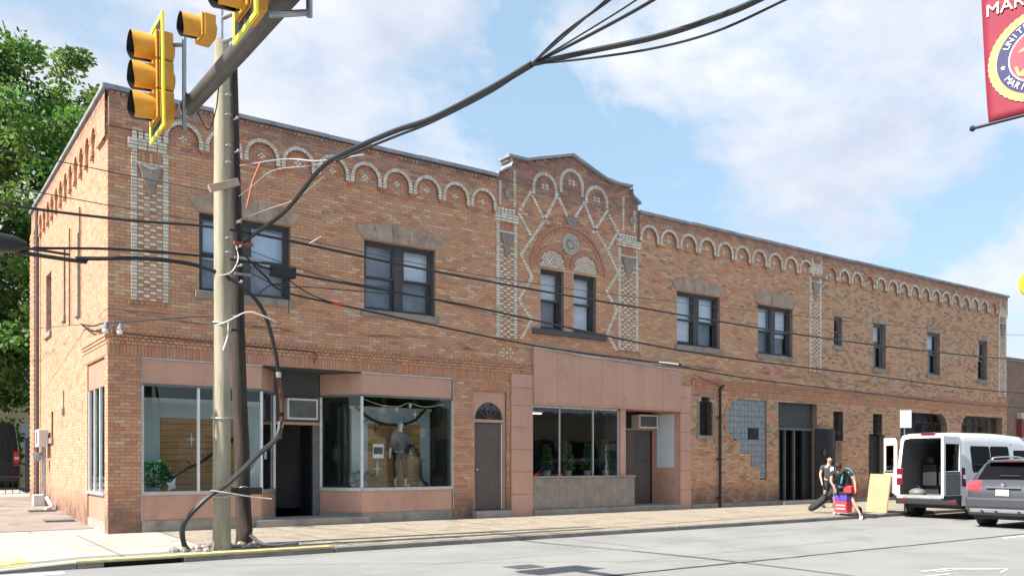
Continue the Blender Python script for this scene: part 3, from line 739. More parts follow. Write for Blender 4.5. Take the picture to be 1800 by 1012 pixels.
# ------------------------------------------------------------------ the shell behind the brickwork
mb = MB(); mb.box(.3, 39.4, .3, 11.39, 9.0, 9.12); mb.build('roof', 'roof', house)
mb = MB(); mb.box(.0, 39.4, 11.4, 11.6, -.3, 9.3); mb.build('rear_wall', 'brickplain' if 0 else 'mortar', house)
mb = MB(); mb.box(39.12, 39.42, .301, 11.39, -.3, 9.3); mb.build('end_wall', 'mortar', house)
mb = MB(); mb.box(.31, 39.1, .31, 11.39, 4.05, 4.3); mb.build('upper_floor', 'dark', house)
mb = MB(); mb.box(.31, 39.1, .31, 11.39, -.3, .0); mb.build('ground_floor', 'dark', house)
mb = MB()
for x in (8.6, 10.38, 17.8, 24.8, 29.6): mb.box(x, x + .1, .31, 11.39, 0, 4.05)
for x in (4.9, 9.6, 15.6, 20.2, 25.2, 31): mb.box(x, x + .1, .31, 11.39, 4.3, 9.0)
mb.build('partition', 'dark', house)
# coping in lengths
def coping(pts, name='coping', w0=-.40, w1=.13, h=.10, fn=FX, seg=2.4):
    for (x0, z0), (x1, z1) in zip(pts[:-1], pts[1:]):
        n = max(1, int(round(math.hypot(x1 - x0, z1 - z0) / seg)))
        for i in range(n):
            a, b = i / n, (i + 1) / n; xa, xb, za, zb = x0 + (x1 - x0) * a, x0 + (x1 - x0) * b, z0 + (z1 - z0) * a, z0 + (z1 - z0) * b
            j = random.uniform(-.012, .012)
            mb = MB(); mb.loft([[fn(x, z + dz, w) for dz, w in ((j, w0), (j, w1), (j + h * .85, w1), (j + h, w1 - .03), (j + h, w0))] for x, z in ((xa + .004, za), (xb - .004, zb))], True)
            mb.build(name, 'coping', house)
coping([(-.12, 9.36), (9.97, 9.40)]); coping([(15.36, 9.32), (24.5, 9.31), (39.5, 9.33)])
coping([(10.30, 10.05), (10.99, 10.06), (12.65, 10.53), (13.4, 10.27), (13.98, 10.08), (14.53, 10.03), (15.04, 10.05)], h=.09, seg=9)
coping([(9.94, 9.50), (10.12, 9.60), (10.36, 9.72), (10.44, 9.88), (10.40, 10.0)], h=.07, seg=9); coping([(15.03, 9.95), (15.06, 9.80), (15.17, 9.70), (15.40, 9.58)], h=.07, seg=9)
coping([(-.12 + .0, 9.36), (11.5, 9.36)], fn=lambda u, v, w: (-w, u, v + .002), w1=.13)
for x0, x1 in ((10.04, 10.5), (14.8, 15.25)):  # small stone lozenges above the capitals
    cx = (x0 + x1) / 2 + .05; MB().prism([(cx - .12, 9.05), (cx, 8.87), (cx + .12, 9.05), (cx, 9.23)], 0, .05, FX).build('stone_lozenge', 'stone', house)
for u0, u1, zt in ((.45, 1.22, 8.22), (9.94, 10.66, 8.22), (14.5, 15.36, 8.18), (24.12, 24.86, 8.55), (38.62, 39.36, 8.35)):
    a, b, c = u0 + .14, u1 - .14, (u0 + u1) / 2
    MB().add([(a, 0, zt - .32), (b, 0, zt - .32), (c, 0, zt - 1.06), (a, -.10, zt - .32), (b, -.10, zt - .32), (c, -.02, zt - 1.06), (c, -.14, zt - .42)],
             [(0, 1, 4, 3), (3, 6, 5), (6, 4, 5), (3, 4, 6), (0, 3, 5, 2), (1, 2, 5, 4)]).build('stone_pendant', 'stone', house)
MB().prism([(12.36, 8.72), (12.90, 8.72), (12.63, 8.35)], 0, .06, FX).build('stone_pendant', 'stone', house)
mb = MB(); mb.loft([[FX(12.58 + r_ * math.cos(t), 7.93 + r_ * math.sin(t), w) for t in [2 * math.pi * i / 32 for i in range(32)]] for r_, w in ((.31, 0), (.31, .06), (.25, .075), (.235, .045), (.04, .05))], True, False, True)
med = mb.build('medallion', mat('pale_terracotta', (.40, .39, .33), .7, var=.2, scale=12, bump=.01, bscale=18), house, smooth=True)
for i in range(12):
    a = 2 * math.pi * i / 12; mb = MB(); mb.ball(FX(12.58 + .13 * math.cos(a), 7.93 + .13 * math.sin(a), .05), .035, 8, 5, sc=(1, .6, 1)); mb.build('rosette', 'stone', med)

# ------------------------------------------------------------------ upper windows
def fbox(mb, x0, x1, z0, z1, n0, n1): return mb.box(x0, x1, -n1, -n0, z0, z1)
def sash(parent, x0, x1, z0, z1, n, fw=.05, m='frame', raised=0):
    """double-hung pair: upper sash forward, lower sash behind"""
    zm = (z0 + z1) / 2 + raised
    for a, b, nn in ((zm - .02, z1, n), (z0, zm + .02, n - .05)):
        mb = MB(); fbox(mb, x0, x0 + fw, a, b, nn - .04, nn); fbox(mb, x1 - fw, x1, a, b, nn - .04, nn); fbox(mb, x0 + fw, x1 - fw, a, a + fw, nn - .04, nn); fbox(mb, x0 + fw, x1 - fw, b - fw, b, nn - .04, nn)
        mb.build('sash', m, parent)
        fbox(MB(), x0 + fw, x1 - fw, a + fw, b - fw, nn - .024, nn - .018).build('pane', 'glass', parent)
def window(x0, x1, z0, z1, lights=2, blinds=('blind', 'blind'), cover=(.5, .5), rec=.15, m='frame', sill=True, lintel=True, mull=.24):
    w = MB(); fbox(w, x0, x0 + .07, z0, z1, -rec - .1, -rec + .03); fbox(w, x1 - .07, x1, z0, z1, -rec - .1, -rec + .03); fbox(w, x0 + .07, x1 - .07, z1 - .09, z1, -rec - .1, -rec + .03); fbox(w, x0 + .07, x1 - .07, z0, z0 + .06, -rec - .1, -rec + .03)
    xm = (x0 + x1) / 2
    if lights == 2: fbox(w, xm - mull / 2, xm + mull / 2, z0 + .06, z1 - .09, -rec - .1, -rec + .02)
    o = w.build('window', m, house)
    spans = [(x0 + .07, xm - mull / 2), (xm + mull / 2, x1 - .07)] if lights == 2 else [(x0 + .07, x1 - .07)]
    for (a, b), bl, cv in zip(spans, blinds, cover):
        sash(o, a, b, z0 + .06, z1 - .09, -rec, m=m, raised=random.uniform(-.03, .03))
        h = z1 - z0 - .15
        if bl: fbox(MB(), a + .01, b - .01, z1 - .09 - h * cv, z1 - .095, -rec - .19, -rec - .175).build('blind', bl, o)
        fbox(MB(), a - .02, b + .02, z0 + .05, z1 - .08, -rec - .32, -rec - .30).build('curtain', 'blinddark', o)
    if sill:
        s_ = MB(); fbox(s_, x0 - .10, x1 + .10, z0 - .17, z0 - .002, -.28, .07); s_.build('sill', 'stone', o, bevel=.012)
    if lintel:
        n = 5 if lights == 2 else 3; fl = .26 if lights == 2 else .08; H = .30 if lights == 2 else .2; pk = .16 if lights == 2 else .03
        bx = [x0 - .06 + (x1 - x0 + .12) * i / n for i in range(n + 1)]; tx = [x0 - fl + (x1 - x0 + 2 * fl) * i / n for i in range(n + 1)]
        tz = lambda x: z1 + H + pk * (1 - ((x - xm) / ((x1 - x0) / 2 + fl)) ** 2)
        for i in range(n):
            g = .006; P = [(bx[i] + g, z1 + .002), (bx[i + 1] - g, z1 + .002), (tx[i + 1] - g, tz(tx[i + 1])), ((tx[i] + tx[i + 1]) / 2, tz((tx[i] + tx[i + 1]) / 2)), (tx[i] + g, tz(tx[i]))]
            MB().prism(P, -.25, .03 + random.uniform(0, .006) + (.012 if i == n // 2 and lights == 2 else 0), FX).build('lintel_stone', 'lintel', o)
    return o
window(1.88, 4.0, 5.35, 7.12, blinds=('reflection_blind', 'reflection_blind'), cover=(.55, .55))
window(5.93, 7.99, 5.35, 7.12, blinds=('blinddark', 'blind'), cover=(.6, .5))
window(17.1, 19.17, 5.35, 7.12, blinds=('blind', 'blind'), cover=(.92, .5))
window(21.17, 23.13, 5.35, 7.12, blinds=('blind', 'blind'), cover=(.5, .6))
for (a, b), cv in zip(CW, (.5, .95)): window(a, b, 5.36, 7.12, 1, ('blind',), (cv,), lintel=False, sill=False)
sl = MB(); fbox(sl, 11.2, 14.0, 5.20, 5.355, -.28, .09); sl.build('sill', 'greyboard', house, bevel=.01)
for i in range(24): pass
window(25.68, 26.2, 6.0, 7.12, 1, ('blinddark',), (.9,), mull=0, m='framegrey')
for a, b, z in ((28.32, 29.21, 5.3), (32.38, 33.4, 5.3), (36.71, 37.56, 5.3)): window(a, b, z, 7.12, 1, ('blind',), (.35,), m='framegrey')
# side wall windows
def side_window(y0, y1, z0, z1, rec=.12, m='frame'):
    mb = MB(); mb.box(rec, rec + .1, y0, y0 + .05, z0, z1); mb.box(rec, rec + .1, y1 - .05, y1, z0, z1); mb.box(rec, rec + .1, y0 + .05, y1 - .05, z1 - .06, z1); mb.box(rec, rec + .1, y0 + .05, y1 - .05, z0, z0 + .05)
    mb.box(rec + .01, rec + .08, y0 + .05, y1 - .05, (z0 + z1) / 2 - .03, (z0 + z1) / 2 + .03); o = mb.build('window', m, house)
    MB().box(rec + .04, rec + .045, y0 + .05, y1 - .05, z0 + .05, z1 - .06).build('pane', 'glass', o)
    MB().box(rec + .16, rec + .17, y0, y1, z0, z1).build('blind', 'blinddark', o)
    MB().box(-.07, .28, y0 - .08, y1 + .08, z0 - .16, z0 - .002).build('sill', 'stone', o, bevel=.01)
for w in SW: side_window(*w)
side_window(5.55, 5.75, 2.95, 3.4); side_window(7.4, 7.75, 2.2, 2.95)

# ------------------------------------------------------------------ left shopfront
def seg(mb, a, b, z0, z1, t0, t1, ins=0.0):
    a, b = Vector((*a, 0)), Vector((*b, 0)); d = (b - a).normalized(); q = Vector((-d.y, d.x, 0)); a2, b2 = a + d * ins, b - d * ins
    P = [a2 + q * t0, b2 + q * t0, b2 + q * t1, a2 + q * t1]
    return mb.add([(p.x, p.y, z0) for p in P] + [(p.x, p.y, z1) for p in P], [(0, 3, 2, 1), (4, 5, 6, 7), (0, 1, 5, 4), (1, 2, 6, 5), (2, 3, 7, 6), (3, 0, 4, 7)])
LB = [(.672, .03), (3.31, .03), (3.98, .99)]; RBY = [(5.17, .99), (5.88, .03), (8.535, .03)]
for path in (LB, RBY):
    for a, b in zip(path[:-1], path[1:]):
        seg(MB(), a, b, 3.22, 3.745, .0, .06, .003).build('fascia_panel', 'pink', house, bevel=.004)
        seg(MB(), a, b, .25, .795, .0, .06, .003).build('bulkhead_panel', 'pink', house, bevel=.004)
        seg(MB(), a, b, -.05, .248, -.02, .08, .0).build('base_course', 'concrete', house)
        seg(MB(), a, b, .797, .875, -.035, .09, .0).build('window_sill', 'alu', house)
        seg(MB(), a, b, 3.165, 3.218, -.012, .05, .0).build('window_head', 'framegrey', house)
        seg(MB(), a, b, .875, 3.165, .022, .030, .0).build('shop_pane', 'shopglass', house)
seg(MB(), (.66, .03), (3.33, .03), 3.747, 3.78, -.03, .1).build('metal_trim', 'alu', house); seg(MB(), (5.86, .03), (8.55, .03), 3.747, 3.78, -.03, .1).build('metal_trim', 'alu', house)
for (x, y), w, m in (((.69, .02), .045, 'alu'), ((1.87, .02), .05, 'whiteframe'), ((3.31, .03), .055, 'whiteframe'), ((3.97, .98), .06, 'alu'), ((5.19, .98), .07, 'alu'), ((5.88, .03), .055, 'whiteframe'), ((8.52, .02), .04, 'alu')):
    MB().box(x - w / 2, x + w / 2, y - .025, y + .045, .876, 3.164).build('mullion', m, house)
MB().box(.662, .672, -.03, .02, .25, 3.78).build('metal_trim', 'alu', house); MB().box(8.538, 8.55, -.03, .02, .25, 3.78).build('metal_trim', 'alu', house)
# entry
MB().box(3.99, 5.16, 1.0, 1.06, 2.53, 3.75).build('transom_board', 'greyboard', house)
MB().box(3.99, 5.16, .985, 1.07, 2.455, 2.525).build('door_head', 'pink', house)
for x0, x1 in ((3.90, 4.02), (4.99, 5.24)): MB().box(x0, x1, .995, 1.08, .17, 2.453).build('door_jamb', 'framegrey', house)
MB().prism([(3.15, -.10), (6.05, -.10), (5.9, .05), (5.2, 1.06), (3.96, 1.06), (3.3, .05)], 0.0, .165, lambda u, v, w: (u, v, w)).build('entry_step', 'concrete', house, bevel=.012)
MB().prism([(3.3, .05), (5.9, .05), (5.2, 1.06), (3.96, 1.06)], 3.752, 3.80, lambda u, v, w: (u, v, w)).build('entry_soffit', 'greyboard', house)
MB().box(.66, 8.55, .10, .30, 3.80, 3.96).build('shop_ceiling_beam', 'dark', house)
MB().box(5.02, 5.08, 1.08, 1.9, .18, 2.44).build('open_door', 'black', house)
# right bay/left bay interior: display floors, backs
for nm, x0, x1, b0, b1 in (('l', .75, 3.75, 1.30, 3.35), ('r', 5.55, 8.5, 6.55, 8.15)):
    MB().box(.70 if nm == 'l' else 5.9, 3.28 if nm == 'l' else 8.50, .12, 1.9, .3, .86).build('display_floor', 'dark', house)
    bd = thing('display_backdrop', 'pale blue grey display wall framing horizontal pine boards in the %s shop bay' % ('left' if nm == 'l' else 'right'), 'backdrop', ((x0 + x1) / 2, 1.1, .86), 'backdrops in the shop window')
    ox = (x0 + x1) / 2
    MB().box(b0 - .45 - ox, b0 - ox, -.03, .03, 0, 2.05).build('side_board', 'palewall', bd); MB().box(b1 - ox, b1 + .3 - ox, -.03, .03, 0, 2.05).build('side_board', 'palewall', bd); MB().box(b0 - ox + .001, b1 - ox - .001, -.03, .03, 1.68, 2.05).build('top_board', 'palewall', bd)
    for i in range(12): MB().box(b0 - ox, b1 - ox, -.02 + random.uniform(-.006, .006), .02, .0 + i * .14 + .004, (i + 1) * .14 - .004).build('plank', 'woodplank', bd)
    MB().box(b0 - .5 - ox, b1 + .35 - ox, -.035, .035, 2.052, 2.13).build('cornice', 'whiteframe', bd)
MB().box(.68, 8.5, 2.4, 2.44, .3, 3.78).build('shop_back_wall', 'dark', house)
def ac_unit(label, loc, w=.84, h=.54, d=.30):
    t = thing('air_conditioner', label, 'air conditioner', loc, 'window air conditioners')
    MB().box(-w / 2, w / 2, -d + .02, .25, 0, h).build('casing', 'acwhite', t, bevel=.012)
    g = MB(); g.box(-w / 2 + .05, w / 2 - .05, -d + .012, -d + .019, .05, h - .05); g.build('grille', 'acgrille', t)
    rim = MB()
    for a in ((-w / 2, w / 2, 0, .045), (-w / 2, w / 2, h - .045, h), (-w / 2, -w / 2 + .045, .046, h - .046), (w / 2 - .045, w / 2, .046, h - .046)): rim.box(a[0], a[1], -d - .012, -d + .018, a[2], a[3])
    rim.build('rim', 'acwhite', t, bevel=.004)
    sl_ = MB()
    for i in range(14):
        z = .065 + i * (h - .13) / 14; sl_.box(-w / 2 + .05, w / 2 - .05, -d - .002, -d + .011, z, z + .012)
    sl_.build('grille_fins', 'acgrille', t)
ac_unit('air conditioner in the grey board above the dark open shop entry', (4.63, 1.0, 2.58), .80, .52, .22)

# ------------------------------------------------------------------ brown street door with the fan light
fr = MB(); fr.prism([(9.215, 2.62), (9.215, 3.475), (10.295, 3.475), (10.295, 2.62)] [::-1] if 0 else [(9.215, 2.62), (9.225, 2.62), (9.225, 3.475), (9.215, 3.475)], -.12, -.04, FX)
A = arc(9.755, 2.70, .475, 0, 180, 16)
P = [(10.295, 2.62), (10.295, 3.475), (9.215, 3.475), (9.215, 2.62)]
# surround as quads between arch and rectangle
mb = MB()
top = [(10.295, 2.70)] + [(9.755 + .54 * max(-1, min(1, math.cos(R(a)) * 1.6)), 2.70 + .775 * min(1, math.sin(R(a)) * 1.6)) for a in [180 * i / 16 for i in range(1, 16)]] + [(9.215, 2.70)]
for i in range(16):
    q = [A[i], top[i], top[i + 1], A[i + 1]]
    mb.add([FX(u, v, -.06) for u, v in q] + [FX(u, v, -.16) for u, v in q], [(0, 1, 2, 3), (7, 6, 5, 4), (0, 3, 7, 4), (1, 5, 6, 2)])
fbox(mb, 9.215, 10.295, 2.615, 2.699, -.16, -.06); fbox(mb, 9.215, 9.275, .2, 2.614, -.16, -.06); fbox(mb, 10.235, 10.295, .2, 2.614, -.16, -.06)
dr = mb.build('door_surround', 'pink', house)
mb = MB(); mb.prism([(9.755 + .47 * math.cos(R(a)), 2.70 + .47 * math.sin(R(a))) for a in range(0, 181, 12)], -.125, -.12, FX); mb.build('fan_light', 'glass', house)
mb = MB(); mb.prism([(9.755 + .47 * math.cos(R(a)), 2.70 + .47 * math.sin(R(a))) for a in range(0, 181, 12)], -.16, -.15, FX); mb.build('fan_light_backing', 'black', house)
for a in (36, 72, 108, 144): MB().obox(FX(9.755 + .24 * math.cos(R(a)), 2.70 + .24 * math.sin(R(a)), -.105), (math.cos(R(a)), 0, math.sin(R(a))), (0, 1, 0), (-math.sin(R(a)), 0, math.cos(R(a))), .46, .02, .02).build('glazing_bar', 'door', house)
d2 = MB(); fbox(d2, 9.285, 10.225, .205, 2.60, -.17, -.12); d2 = d2.build('door', 'door', house, bevel=.004)
mb = MB(); mb.ball((9.37, .085, 1.32), .035, 10, 6); mb.build('handle', 'chrome', d2, smooth=True)
MB().box(10.19, 10.224, .10, .118, .21, 2.6).build('edge_strip', 'whiteframe', d2)
MB().box(9.16, 10.36, -.22, .16, -.05, .19).build('door_step', 'concrete', house, bevel=.012)

# ------------------------------------------------------------------ right shopfront in salmon panels
for x0, x1 in ((10.435, 11.185), (17.205, 17.715)):
    zs = [-.02, .62, 1.25, 1.88, 2.5, 3.12, 3.62, 4.015]
    for a, b in zip(zs[:-1], zs[1:]): MB().box(x0, x1, -.06, .2, a + .004, b - .004).build('pilaster_panel', 'pink', house, bevel=.004)
n = 7
for i in range(n):
    x0, x1 = 11.19 + 6.02 * i / n, 11.19 + 6.02 * (i + 1) / n; zt = lambda x: 4.76 - .28 * (x - 11.19) / 6.02
    MB().prism([(x0 + .004, 3.225), (x1 - .004, 3.225), (x1 - .004, zt(x1)), (x0 + .004, zt(x0))], -.2, .10 + random.uniform(0, .004), FX).build('fascia_panel', 'pink', house, bevel=.004)
MB().prism([(11.16, 4.765), (17.24, 4.485), (17.24, 4.515), (11.16, 4.795)], -.01, .13, FX).build('metal_trim', 'alu', house)
MB().box(11.19, 17.2, -.20 + .1, .98, 3.17, 3.22).build('shop_soffit', 'pink', house)
for i in range(4): MB().box(11.19 + i * 1.0, 12.185 + i * 1.0, -.03, .09, .16, 1.06).build('stone_bulkhead', 'stone', house, bevel=.006)
MB().box(11.19, 15.22, -.06, .2, 1.063, 1.115).build('stone_ledge', 'concrete', house, bevel=.006)
MB().box(15.10, 15.2, .09, .98, .16, 1.06).build('stone_bulkhead', 'stone', house)
MB().box(11.19, 17.2, -.14, 1.0, -.05, .155).build('entry_step', 'concrete', house, bevel=.012)
MB().box(11.19, 14.62, .100, .108, 1.115, 3.168).build('shop_pane', 'shopglass', house)
for x, w in ((11.21, .03), (12.27, .035), (13.57, .035), (14.60, .05)): MB().box(x - w / 2, x + w / 2, .07, .13, 1.116, 3.168).build('mullion', 'alu', house)
MB().box(11.19, 14.62, .07, .13, 3.10, 3.166).build('window_head', 'alu', house)
MB().box(14.64, 14.86, .02, .14, 1.116, 3.168).build('pink_post', 'pink', house)
MB().box(14.80, 14.808, .14, .98, 1.116, 3.168).build('shop_pane', 'shopglass', house)
MB().box(14.86, 15.74, 1.0, 1.1, .155, 3.17).build('recess_wall', 'black', house)
seg(MB(), (16.96, 1.0), (17.20, .0), .155, 3.17, 0, .1).build('recess_side_panel', 'pink', house)
seg(MB(), (17.0, .80), (17.15, .16), 1.35, 3.10, -.012, -.003).build('pale_side_light', 'palewall', house)
MB().box(15.74, 16.96, 1.0, 1.08, 2.63, 3.17).build('transom_board', 'black', house); MB().box(15.74, 16.96, .985, 1.07, 2.58, 2.625).build('door_head', 'pink', house)
d3 = MB(); d3.box(15.80, 16.90, 1.01, 1.06, .16, 2.575); d3 = d3.build('door', 'door', house)
MB().box(16.2, 16.75, 1.002, 1.009, 1.5, 2.4).build('door_pane', 'glass', d3)
for z in (1.15, 1.3): mb = MB(); mb.ball((15.9, .98, z), .03, 8, 5); mb.build('handle', 'chrome', d3)
ac_unit('air conditioner over the recessed brown door of the salmon shopfront', (16.45, 1.0, 2.63), .84, .44, .36)
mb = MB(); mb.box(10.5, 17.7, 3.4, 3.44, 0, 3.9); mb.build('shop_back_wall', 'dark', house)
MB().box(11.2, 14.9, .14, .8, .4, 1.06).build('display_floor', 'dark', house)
for i, (x, y, z) in enumerate(((12.2, 1.6, 3.05),)):
    t = thing('ceiling_light', 'fluorescent strip light on the ceiling inside the salmon shop window', 'ceiling light', (x, y, z)); MB().box(-.6, .6, -.06, .06, 0, .05).build('casing', 'acwhite', t); m_ = emit_mat('shop_tube', (1, .93, .8), 2.0); mb = MB(); mb.tube([(-.56, 0, -.02), (.56, 0, -.02)], .018); mb.build('tube', m_, t)
# blocks of the right-hand wing
def grille_window(x0, x1, z0, z1, stepped=False):
    fbox(MB(), x0, x1, z0, z1 + (.16 if stepped else 0), -.24, -.22).build('dark_window', 'black', house)
    g = MB(); n = max(3, int((x1 - x0) / .09))
    for i in range(n + 1):
        x = x0 + .01 + (x1 - x0 - .02) * i / n; zt = z1 + (.16 if stepped and .12 < (x - x0) < x1 - x0 - .12 else 0); fbox(g, x - .008, x + .008, z0, zt, -.05, -.034)
    for i in range(5): z = z0 + (z1 - z0) * i / 4; fbox(g, x0, x1, z - .01 + .01, z + .015, -.033, -.02)
    g.build('window_grille', 'black', house)
    if stepped:
        for k in range(int((z1 - z0) / .12)):
            for x in (x0 - .05, x1 + .05): fbox(MB(), x - .045, x + .045, z0 + k * .12 + .004, z0 + k * .12 + .112, 0, .03).build('stone_quoin', 'stone', house)
        fbox(MB(), x0 - .12, x1 + .12, z0 - .12, z0 - .004, -.1, .05).build('sill', 'stone', house); fbox(MB(), x0 - .02, x1 + .02, z1 + .19, z1 + .27, -.1, .03).build('stone_quoin', 'stone', house)
grille_window(18.15, 18.79, 2.42, 3.54, True); grille_window(25.64, 26.27, 2.34, 3.48); grille_window(28.3, 28.95, 2.68, 3.44)
# glass block keyhole
gbi = 0; bw = .19
mb_small = MB()
for k in range(0, 15):
    z0 = .935 + k * .199; zc = z0 + .095
    for a, b in poly_iv(GBO, min(zc, 3.70)):
        x = 21.65
        while x - .02 > a:
            x0 = max(a, x - bw + .008)
            if x - x0 > .04 and not (20.74 < (x + x0) / 2 < 21.31 and 2.33 < zc < 2.76):
                bb = MB(); fbox(bb, x0, x, z0, min(z0 + .19, 3.715), -.12, -.05 + random.uniform(-.004, .004)); bb.build('glass_block', 'glassblock', house, bevel=.012)
            x -= bw
gg = MB(); fbox(gg, 19.45, 21.66, .9, 3.73, -.16, -.13); 
MB().prism(GBO, -.17, -.115, FX).build('glass_block_mortar', 'concrete', house)
vv = MB(); fbox(vv, 20.74, 21.31, 2.33, 2.76, -.114, -.06); vv.build('vent', 'black', house)
for i in range(4): b_ = MB(); fbox(b_, 20.77, 21.28, 2.36 + i * .1, 2.42 + i * .1, -.06, -.045); b_.build('vent_slat', 'black', house)
# big dark entrance
b_ = MB(); fbox(b_, 22.32, 24.59, 2.80, 3.70, -.30, -.20); b_.build('transom_board', 'frame', house)
for x, w in ((22.36, .30), (22.95, .06), (23.50, .06)): b_ = MB(); fbox(b_, x, x + w, .1, 2.795, -.30, -.2); b_.build('door_frame', 'framegrey' if w < .1 else 'greyboard', house)
b_ = MB(); fbox(b_, 22.32, 24.59, 2.70, 2.795, -.19, -.15); b_.build('door_head', 'framegrey', house)
b_ = MB(); fbox(b_, 24.0, 24.59, .1, 2.70, -.30, -.22); b_.build('door_leaf', 'black', house)
seg(MB(), (24.5, -.02), (25.2, -.38), .12, 2.78, 0, .05).build('open_door', 'black', house)
for s_, (x, z) in enumerate(((24.75, 1.9), (24.95, 1.55))):
    MB().prism([(x - .07, z), (x, z - .16), (x + .07, z), (x, z + .16)], 0, .02, lambda u, v, w: (u, -.06 - (u - 24.5) * .51 - w - .02, v)).build('door_diamond', 'greyboard', house)
b_ = MB()
for i in range(9): x = 25.0 + i * .085; fbox(b_, x, x + .014, .05, 2.7, .30, .314)
fbox(b_, 25.0, 25.72, 2.6, 2.62, .29, .31); fbox(b_, 25.0, 25.72, .2, .22, .29, .31); b_.build('iron_gate', 'black', house)
MB().box(22.2, 24.9, -.35, .5, -.05, .12).build('entry_step', 'concrete', house, bevel=.012)
for i, x in enumerate((22.6, 22.85, 23.1, 23.5, 23.75, 24.05)):     # worn painted characters nobody can read any more
    pass
b_ = MB(); fbox(b_, 28.02, 29.11, .02, 2.62, -.28, -.22); b_.build('door', 'black', house)
MB().box(27.9, 29.2, -.18, .3, -.05, .10).build('door_step', 'concrete', house)
for poly, nm in ((WN1, 0), (WN2, 1)):
    xs = [p[0] for p in poly]; x0, x1 = min(xs), max(xs)
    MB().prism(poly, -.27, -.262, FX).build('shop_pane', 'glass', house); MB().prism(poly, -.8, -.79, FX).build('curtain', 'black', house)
    b_ = MB()
    for i in range(1, 6): x = x0 + (x1 - x0) * i / 6; fbox(b_, x - .012, x + .012, 1.0, 3.55, -.10, -.075)
    for z in (1.5, 2.1, 2.7, 3.2): fbox(b_, x0 + .15, x1 - .15, z - .012, z + .012, -.074, -.05)
    b_.build('window_grille', 'black', house)
    b_ = MB(); fbox(b_, x0 - .05, x1 + .05, .86, .998, -.2, .06); b_.build('sill', 'stone', house)
MB().box(17.75, 39.42, -.07, -.012, -.05, .14).build('base_course', 'concrete', house)
dp = MB(); dp.tube([(19.08, -.10, 3.98), (19.08, -.10, .0)], .045, 8); dp.tube([(19.08, -.10, 3.98), (19.3, -.05, 4.12), (19.4, .02, 4.15)], .045, 8)
for z in (.3, 1.6, 3.0): dp.box(19.0, 19.16, -.13, .0, z, z + .04)
tag(dp.build('drainpipe', 'black', None, smooth=True), 'black iron drainpipe on the brick wall beside the glass block keyhole window', 'drainpipe')
# side elevation: shop window, utility boxes
MB().box(.02, .08, .36, 2.30, 3.16, 3.73).build('fascia_panel', 'side_panel', house, bevel=.004)
for a, b in ((.36, 1.32), (1.33, 2.30)): MB().box(.02, .08, a, b, .25, .79).build('bulkhead_panel', 'side_panel', house, bevel=.004)
MB().box(.0, .10, .35, 2.31, -.02, .248).build('base_course', 'concrete', house); MB().box(-.035, .1, .34, 2.32, .795, .86).build('window_sill', 'alu', house)
MB().box(.045, .052, .36, 2.30, .862, 3.155).build('shop_pane', 'shopglass', house)
for y, w in ((.39, .05), (1.02, .05), (1.65, .05), (2.28, .05)): MB().box(.02, .085, y - w / 2, y + w / 2, .862, 3.155).build('mullion', 'whiteframe', house)
MB().box(.301, .67, .301, .32, .3, 3.78).build('partition', 'dark', house)

# ------------------------------------------------------------------ utility poles by the kerb
pole = thing('utility_pole', 'pale round wooden utility pole on the pavement corner in front of the brick building', 'utility pole', (1.09, -4.16, -.05))
H = 9.1
mb = MB(); mb.tube([(0, 0, 0), (0, 0, .25), (0, 0, 2), (0, 0, 5), (0, 0, H)], [.168, .158, .150, .142, .128], 24); mb.build('shaft', 'newpole', pole, smooth=True)
mb = MB(); mb.obox((-.02, -.19, 4.72 + 1.75), (1, 0, .42), (0, 1, 0), (-.42, 0, 1), .56, .07, .13); mb.build('wooden_block', 'plank', pole, bevel=.006)
for z in (.95, 2.35, 4.05):
    mb = MB(); mb.tube([(.17 * math.cos(2 * math.pi * i / 16), .17 * math.sin(2 * math.pi * i / 16), z + .01 * math.sin(i)) for i in range(17)], .013, 6, caps=False); mb.build('metal_band', 'steelwire', pole)
for z in (5.3, 5.55, 6.9, 7.2, 7.75, 8.1):
    mb = MB(); mb.tube([(.02, -.14, z), (.05, -.20, z)], .012, 6); mb.tube([(.05, -.20, z + .03), (.10, -.20, z - .01)], .012, 6); mb.build('bolt', 'steelwire', pole)
mb = MB(); mb.tube([(.0, 0, H - .05), (0, 0, H + 1.0)], .028, 8); mb.build('riser_pipe', 'galv', pole)
old = thing('utility_pole', 'dark cracked old wooden utility pole stub standing right behind the pale pole', 'utility pole', (1.71, -3.52, -.04))
mb = MB(); top = Vector((1.52 - 1.80, -.12, 8.9))
mb.tube([top * t + Vector((.012 * math.sin(t * 37), .01 * math.cos(t * 29), 0)) for t in (0, .03, .1, .2, .3, .45, .6, .8, 1)], [.17, .155, .145, .14, .135, .13, .125, .12, .115], 14); mb.build('shaft', 'oldpole', old, smooth=True)
for z in (4.9, 5.2, 5.55, 6.0, 7.3, 7.9): p = top * (z / 8.9); mb = MB(); mb.tube([p + Vector((-.02, -.10, 0)), p + Vector((.0, -.24, .0))], .014, 6); mb.ball(p + Vector((0, -.25, 0)), .03, 8, 5); mb.build('bolt', 'steelwire', old)
for z, w, m in ((5.35, .5, 'galv'), (5.62, .36, 'orange'), (5.05, .3, 'galv')): p = top * (z / 8.9); mb = MB(); mb.box(p.x - .1, p.x + w - .1, p.y - .2, p.y - .15, z - .025, z + .025); mb.build('crossarm_bracket', m, old)
mb = MB(); mb.obox((-.16, -.30, 1.02), (1, .0, 0), (0, 1, 0), (0, 0, 1), .78, .08, .13); mb.build('wooden_block', 'oldpole', old, bevel=.005)
mb = MB(); mb.tube(crom([(-.28, -.22, 1.02), (-.1, -.3, 1.1), (.12, -.2, 1.0), (.16, 0, .95)], 4), .012, 6); mb.build('metal_band', 'steelwire', old)
